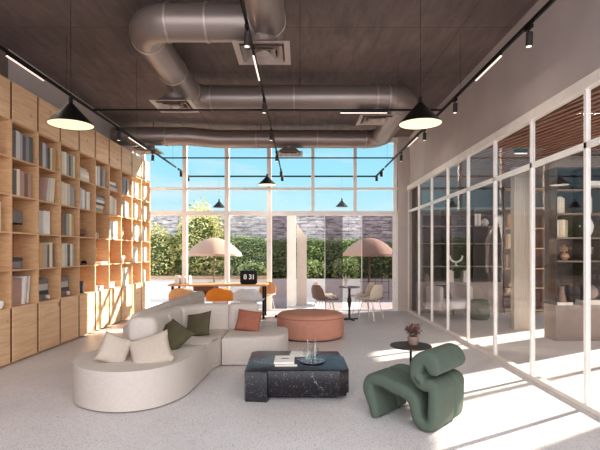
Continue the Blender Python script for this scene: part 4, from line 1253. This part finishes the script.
b = B(); tube(b, [(0.16 * math.cos(a), 0, 0.26 + 0.16 * math.sin(a)) for a in [PI + PI * k / 12 for k in range(13)]], 0.024, 10); obj('arm', b, M['glazed'], t)
ws = thing('wood_shelf', 'warm brown open bookshelf in the rear corner of the side room', 'shelf unit', (0, 0, 0))
b = B(); box(b, 5.02, 6.3, 11.66, 11.70, 0.0, 3.1); obj('back_panel', b, M['walnut'], ws, None)
for x in (5.02, 5.62, 6.27):
    b = B(); box(b, x, x + 0.03, 11.32, 11.66, 0.0, 3.1); obj('side_panel', b, M['walnut'], ws, None)
for x0, x1 in ((5.05, 5.62), (5.65, 6.27)):
    for z in (0.08, 0.62, 1.1, 1.6, 2.1, 2.6, 3.08):
        b = B(); box(b, x0, x1, 11.32, 11.66, z - 0.025, z); obj('shelf', b, M['oak_edge'], ws, None)
for z, cols in ((1.1, ['dusty pink', 'brown', 'tan', 'cream', 'brown']), (1.6, ['tan', 'cream', 'charcoal', 'tan']), (2.1, ['brown', 'tan', 'charcoal'])):
    shelf_books(5.10, 11.4, z, [(c, 0.06, 0.33 + 0.02 * (i % 2)) for i, c in enumerate(cols)], {1.1: 'the lower', 1.6: 'the middle', 2.1: 'the upper'}[z] + ' row of the warm brown bookshelf', {1.1: 'lower', 1.6: 'middle', 2.1: 'upper'}[z] + ' row books of the brown bookshelf')

ac = thing('armchair', 'pale grey upholstered armchair behind the glazed partition', 'armchair', (3.45, 10.55, 0), R(200))
b = B(); rbox(b, -0.36, 0.36, -0.34, 0.36, 0.22, 0.42, 0.05, 4); obj('seat', b, M['agrey'], ac, 60)
cvp = [(p.x, p.y) for p in catmull([(-0.40, 0.22, 0), (-0.42, -0.15, 0), (-0.28, -0.40, 0), (0.0, -0.46, 0), (0.28, -0.40, 0), (0.42, -0.15, 0), (0.40, 0.22, 0)], 5)]
b = B(); sweep_rr(b, cvp, 0.13, 0.20, 0.74, 0.06); obj('backrest', b, M['agrey'], ac, 60)
for sx in (-0.3, 0.3):
    for sy in (-0.28, 0.30):
        b = B(); cyl(b, (sx * 1.05, sy * 1.05, 0), (sx, sy, 0.225), 0.012, 0.018, 10); obj('leg', b, M['dark'], ac)
cushion('cushion', 0.38, 0.36, 0.13, (3.33, 10.68, 0.58), (R(68), 0, R(20)), M['dgrey'], 'dark cushion standing on the pale armchair')
vase((3.15, 11.5, 0.75), [(0, 0), (0.06, 0), (0.09, 0.10), (0.05, 0.2), (0.03, 0.22), (0.02, 0.22), (0, 0.04)], M['pot'], 'clay vase on the rear cabinet by the corner column')
t = thing('floor_cushion', 'round moss green pouf beside the pale armchair', 'pouf', (4.0, 10.25, 0))
b = B(); lathe(b, [(0, 0.0), (0.17, 0.0), (0.21, 0.06), (0.22, 0.2), (0.21, 0.38), (0.17, 0.43), (0, 0.44)], 32); obj('pouf_body', b, M['moss'], t, 60)
b = B(); lathe(b, [(0.217, 0.10), (0.222, 0.106), (0.219, 0.112)], 32); obj('piping', b, M['dgrey'], t, 60)
# ceiling linear in the side room
t = thing('mounted_lamp', 'short white linear lamp under the slat ceiling', 'linear lamp', (3.55, 7.4, 3.15))
b = B(); box(b, -0.10, 0.10, -0.03, 0.03, -0.06, 0.0); obj('housing', b, M['black'], t, None)
b = B(); box(b, -0.095, 0.095, -0.025, 0.025, -0.07, -0.06); obj('diffuser', b, M['linear'], t, None)
ld = bpy.data.lights.new('side_glow', 'AREA'); ld.shape = 'RECTANGLE'; ld.size = 0.19; ld.size_y = 0.05; ld.energy = 26; ld.color = (1, 0.9, 0.78)
lo = bpy.data.objects.new('side_glow', ld); COL.objects.link(lo); lo.parent = t; lo.location = (0, 0, -0.075)

# ------------------------------------------------------------------ outdoors
b = B(); box(b, -30, 30, YW + 0.12, 60, -0.2, -0.01); o = struct('ground', b, M['paving'], label='pale terrace paving outside the window wall')
b = B(); box(b, 7.2, 40, -20, YW + 0.12, -0.2, -0.01); o = struct('ground_side', b, M['paving'], label='pale paving outside the side room')
b = B(); box(b, -12, 9, 17.0, 17.4, 0, 2.93); o = struct('garden_wall', b, M['stone'], label='grey stacked stone garden wall')
b = B(); box(b, -12.1, 9.1, 16.97, 17.43, 2.93, 2.98); o = struct('garden_wall_coping', b, M['planter'], label='pale coping on the stone garden wall')
b = B(); box(b, -9, 4.6, 15.0, 15.2, -0.01, 0.62)
struct('planter_wall', b, M['planter'], label='low white rendered planter wall')
b = B(); box(b, -5.2, -1.0, 14.9, 15.25, 0.62, 0.72); o = obj('bench_top', b, M['timber'], None, None)
o['kind'] = 'structure'; o['label'] = 'timber cap on the low planter wall'
o.name = 'trim_2'
b = B(); box(b, -9, 4.6, 15.2, 16.97, -0.01, 0.55); struct('planter_soil', b, M['bark'], label='planting bed behind the low wall')

# hedge
r = random.Random(21)
hd = thing('hedge', 'long green clipped hedge in front of the stone wall', 'hedge', (0, 0, 0))
def htop(x):
    return 1.92 + 0.07 * math.sin(x * 1.3) + 0.05 * math.sin(x * 3.1 + 1) + (0.16 if x < 0.3 else 0) * (1 / (1 + math.exp((x + 0.2) * 4)))
b = B()
nx = 60
ra, rb2 = [], []
for i in range(nx + 1):
    x = -9 + 13.6 * i / nx
    ra.append([b.verts.new((x, yy, zz)) for yy, zz in ((16.0, 0.54), (15.98, htop(x) * 0.5), (16.05, htop(x) - 0.22), (16.25, htop(x) - 0.1), (16.7, htop(x) - 0.12), (16.8, 0.54))])
for p, q in zip(ra, ra[1:]):
    for k in range(5):
        b.faces.new((p[k], q[k], q[k + 1], p[k + 1]))
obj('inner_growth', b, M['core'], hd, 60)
b = B(); P = []
for _ in range(9500):
    x = r.uniform(-7, 4.6); h = htop(x)
    if r.random() < 0.8:
        P.append((x, 15.97 - abs(r.gauss(0, 0.07)) + 0.05 * math.sin(x * 5 + 3), r.uniform(0.5, h - 0.02)))
    else:
        P.append((x, r.uniform(15.95, 16.7), h - 0.1 + r.gauss(0, 0.05)))
leaves(b, P, 0.06, r); obj('foliage', b, M['hedge'], hd, None, False)

def shrub(name, lab, c, rad, n, size, mat, cat='shrub', trunk=0.0, seed=1):
    r = random.Random(seed)
    t = thing(name, lab, cat, (c[0], c[1], 0.0))
    base = 0.55 if c[1] > 15.1 else -0.01
    b = B(); bmesh.ops.create_icosphere(b, subdivisions=3, radius=1.0)
    bmesh.ops.transform(b, matrix=Matrix.Translation((0, 0, c[2])) @ Matrix.Diagonal((rad[0] * .72, rad[1] * .72, rad[2] * .72, 1)), verts=b.verts[:])
    obj('inner_growth', b, M['core'], t, 60)
    b = B(); leaves(b, blob_pts((0, 0, c[2]), rad, n, r, 0.7), size, r); obj('foliage', b, mat, t, None, False)
    b = B(); tube(b, [(0, 0, base), (0.02, 0, (base + c[2]) / 2), (0, 0, c[2])], 0.05, 8); obj('trunk', b, M['bark'], t)
    return t
shrub('garden_tree', 'tall pale green bushy tree beyond the desk', (-3.45, 15.95, 1.78), (0.87, 0.5, 1.28), 3600, 0.06, M['tree'], 'tree', seed=2)
shrub('garden_shrub', 'loose pale green shrub against the wall by the bookcase', (-4.95, 15.85, 1.25), (0.7, 0.42, 1.2), 2400, 0.06, M['tree'], seed=3)
shrub('garden_shrub', 'low pale shrub in the planter under the left parasol', (-2.7, 15.72, 0.85), (0.45, 0.28, 0.35), 900, 0.05, M['tree'], seed=4)
shrub('garden_shrub', 'rounded green shrub in the planter beside the beige pier', (0.35, 15.55, 0.85), (0.62, 0.4, 0.42), 1500, 0.05, M['shrub'], seed=5)
shrub('garden_shrub', 'rounded light green shrub in the planter below the beige parasol', (1.55, 15.55, 0.9), (0.5, 0.4, 0.42), 1300, 0.05, M['shrub'], seed=6)
shrub('garden_shrub', 'low green shrub in the planter behind the flip clock', (-1.6, 15.6, 0.8), (0.55, 0.35, 0.35), 1000, 0.05, M['shrub'], seed=8)

def parasol(x, y, R_, zr, za, lab, a0):
    t = thing('parasol', lab, 'parasol', (x, y, -0.01))
    b = B()
    N, Mr = 8, 8
    rings = []
    for k in range(Mr + 1):
        f = k / Mr
        z = za + (zr - za) * (1 - math.cos(f * PI / 2) ** 1.0) if False else za - (za - zr) * f ** 1.9
        ring = []
        for i in range(N * 4):
            a = a0 + 2 * PI * i / (N * 4)
            fr = (i % 4) / 4
            sag = 1 - 0.04 * math.sin(fr * PI) * f
            ring.append(b.verts.new((R_ * f * sag * math.cos(a), R_ * f * sag * math.sin(a), z - 0.015 * f * math.sin(fr * PI))) if k else None)
        rings.append(ring)
    ap = b.verts.new((0, 0, za))
    for i in range(N * 4):
        j = (i + 1) % (N * 4)
        b.faces.new((ap, rings[1][i], rings[1][j]))
        for k in range(1, Mr):
            b.faces.new((rings[k][i], rings[k + 1][i], rings[k + 1][j], rings[k][j]))
    val = []
    for i in range(N * 4):
        v = rings[Mr][i]
        val.append(b.verts.new((v.co.x, v.co.y, v.co.z - 0.07)))
    for i in range(N * 4):
        j = (i + 1) % (N * 4)
        b.faces.new((rings[Mr][i], val[i], val[j], rings[Mr][j]))
    bmesh.ops.recalc_face_normals(b, faces=b.faces)
    bmesh.ops.solidify(b, geom=b.faces[:], thickness=0.006)
    cnp = obj('canopy', b, M['parasol'], t, 25)
    b = B(); cyl(b, (0, 0, 0.06), (0, 0, za + 0.05), 0.022, seg=14); obj('pole', b, M['bark'], t)
    b = B(); lathe(b, [(0, 0), (0.25, 0), (0.25, 0.05), (0.05, 0.08), (0, 0.08)], 28); obj('base', b, M['grey'], t)
    for i in range(N):
        a = a0 + 2 * PI * i / N
        b = B(); cyl(b, (0.02 * math.cos(a), 0.02 * math.sin(a), za - 0.05), (R_ * .97 * math.cos(a), R_ * .97 * math.sin(a), zr - 0.012), 0.006, seg=6); obj('rib', b, M['bark'], cnp)
    b = B(); lathe(b, [(0, za), (0.02, za + 0.01), (0.015, za + 0.05), (0, za + 0.06)], 12); obj('finial', b, M['bark'], cnp)
parasol(-2.70, 14.45, 0.87, 1.46, 1.96, 'beige parasol beyond the desk in front of the pale tree', 0.2)
parasol(2.17, 14.45, 0.87, 1.46, 1.96, 'beige parasol beyond the bistro table in front of the stone wall', 0.35)

# piers outside the sliding door
t = thing('concrete_pier', 'white square garden pier with beige sloping-topped fin', 'pier', (0, 0, 0))
b = B(); prism(b, [(-0.36, 12.8), (-0.115, 12.8), (-0.115, 13.2), (-0.36, 13.2)], -0.01, 2.52); obj('pier_body', b, M['frame'], t, None)
b = B()
v = [b.verts.new(p) for p in ((-0.09, 13.0, -0.01), (0.19, 13.0, -0.01), (0.19, 13.0, 1.92), (-0.09, 13.0, 2.30), (-0.09, 13.2, -0.01), (0.19, 13.2, -0.01), (0.19, 13.2, 1.92), (-0.09, 13.2, 2.30))]
for f in ((0, 1, 2, 3), (7, 6, 5, 4), (0, 4, 5, 1), (1, 5, 6, 2), (2, 6, 7, 3), (3, 7, 4, 0)):
    b.faces.new([v[i] for i in f])
obj('fin', b, M['beige'], t, None)

# trellis near the right end of the terrace
t = thing('metal_trellis', 'thin dark metal trellis behind the sand chairs', 'trellis', (0, 0, 0))
for i in range(5):
    b = B(); box(b, 1.95 + i * 0.22, 1.965 + i * 0.22, 14.7, 14.715, -0.01, 1.05); obj('upright', b, M['dark'], t, None)
for z in (0.2, 0.55, 0.95):
    b = B(); box(b, 1.93, 2.87, 14.715, 14.73, z, z + 0.015); obj('crossbar', b, M['dark'], t, None)

# ------------------------------------------------------------------ light
sun = bpy.data.lights.new('sun', 'SUN'); sun.energy = 18.0; sun.angle = R(0.8); sun.color = (1.0, 0.92, 0.80)
so = bpy.data.objects.new('sun', sun); COL.objects.link(so)
so.rotation_euler = Vector((-1.0, -0.57, -0.535)).to_track_quat('-Z', 'Y').to_euler()
so.location = (12, 18, 10)

w = bpy.data.worlds.new('sky'); sc.world = w; w.use_nodes = True
nt = w.node_tree; nt.nodes.clear()
out = nt.nodes.new('ShaderNodeOutputWorld'); bg = nt.nodes.new('ShaderNodeBackground')
tc = nt.nodes.new('ShaderNodeTexCoord'); sp = nt.nodes.new('ShaderNodeSeparateXYZ')
nt.links.new(tc.outputs['Generated'], sp.inputs[0])
skyc = ramp(nt, sp.outputs['Z'], [(0.0, (222, 242, 246)), (0.07, (192, 234, 247)), (0.17, (164, 228, 250)), (0.4, (130, 206, 244)), (1.0, (110, 176, 230))])
mp = nt.nodes.new('ShaderNodeMapping'); mp.inputs['Scale'].default_value = (1.4, 1.4, 7)
nt.links.new(tc.outputs['Generated'], mp.inputs['Vector'])
cl = noise(nt, mp.outputs['Vector'], 2.6, 7, 0.6, 0.6)
cf_ = ramp(nt, cl, [(0.48, (0, 0, 0, 1)), (0.72, (0.75, 0.75, 0.75, 1))])
skyc = mixc(nt, cf_, skyc, lin((226, 240, 246)))
# bright sky added behind the camera, unseen, to fill the room with light
mr = nt.nodes.new('ShaderNodeMapRange'); mr.inputs['From Min'].default_value = 0.15; mr.inputs['From Max'].default_value = -0.5
nt.links.new(sp.outputs['Y'], mr.inputs['Value'])
rear_fill = (3.1, 3.15, 3.35, 1)
skyc = mixc(nt, mr.outputs[0], skyc, rear_fill)
nt.links.new(skyc, bg.inputs['Color']); bg.inputs['Strength'].default_value = 1.0
nt.links.new(bg.outputs[0], out.inputs['Surface'])

# ------------------------------------------------------------------ camera
cam = bpy.data.cameras.new('camera'); co = bpy.data.objects.new('camera', cam); COL.objects.link(co)
cam.sensor_width = 36; cam.lens = 36 * 460 / 600; cam.shift_y = 27 / 600
co.location = (0, 0, 1.5); co.rotation_euler = (PI / 2, 0, 0)
sc.camera = co
sc.view_settings.view_transform = 'Standard'
sc.view_settings.look = 'None'
sc.view_settings.exposure = 0.16
sc.view_settings.gamma = 1.0
sc.view_settings.use_curve_mapping = False
sc.cycles.max_bounces = 12
sc.cycles.diffuse_bounces = 6
sc.cycles.transparent_max_bounces = 24
sc.cycles.caustics_reflective = False
sc.cycles.caustics_refractive = False
sc.cycles.sample_clamp_indirect = 6.0
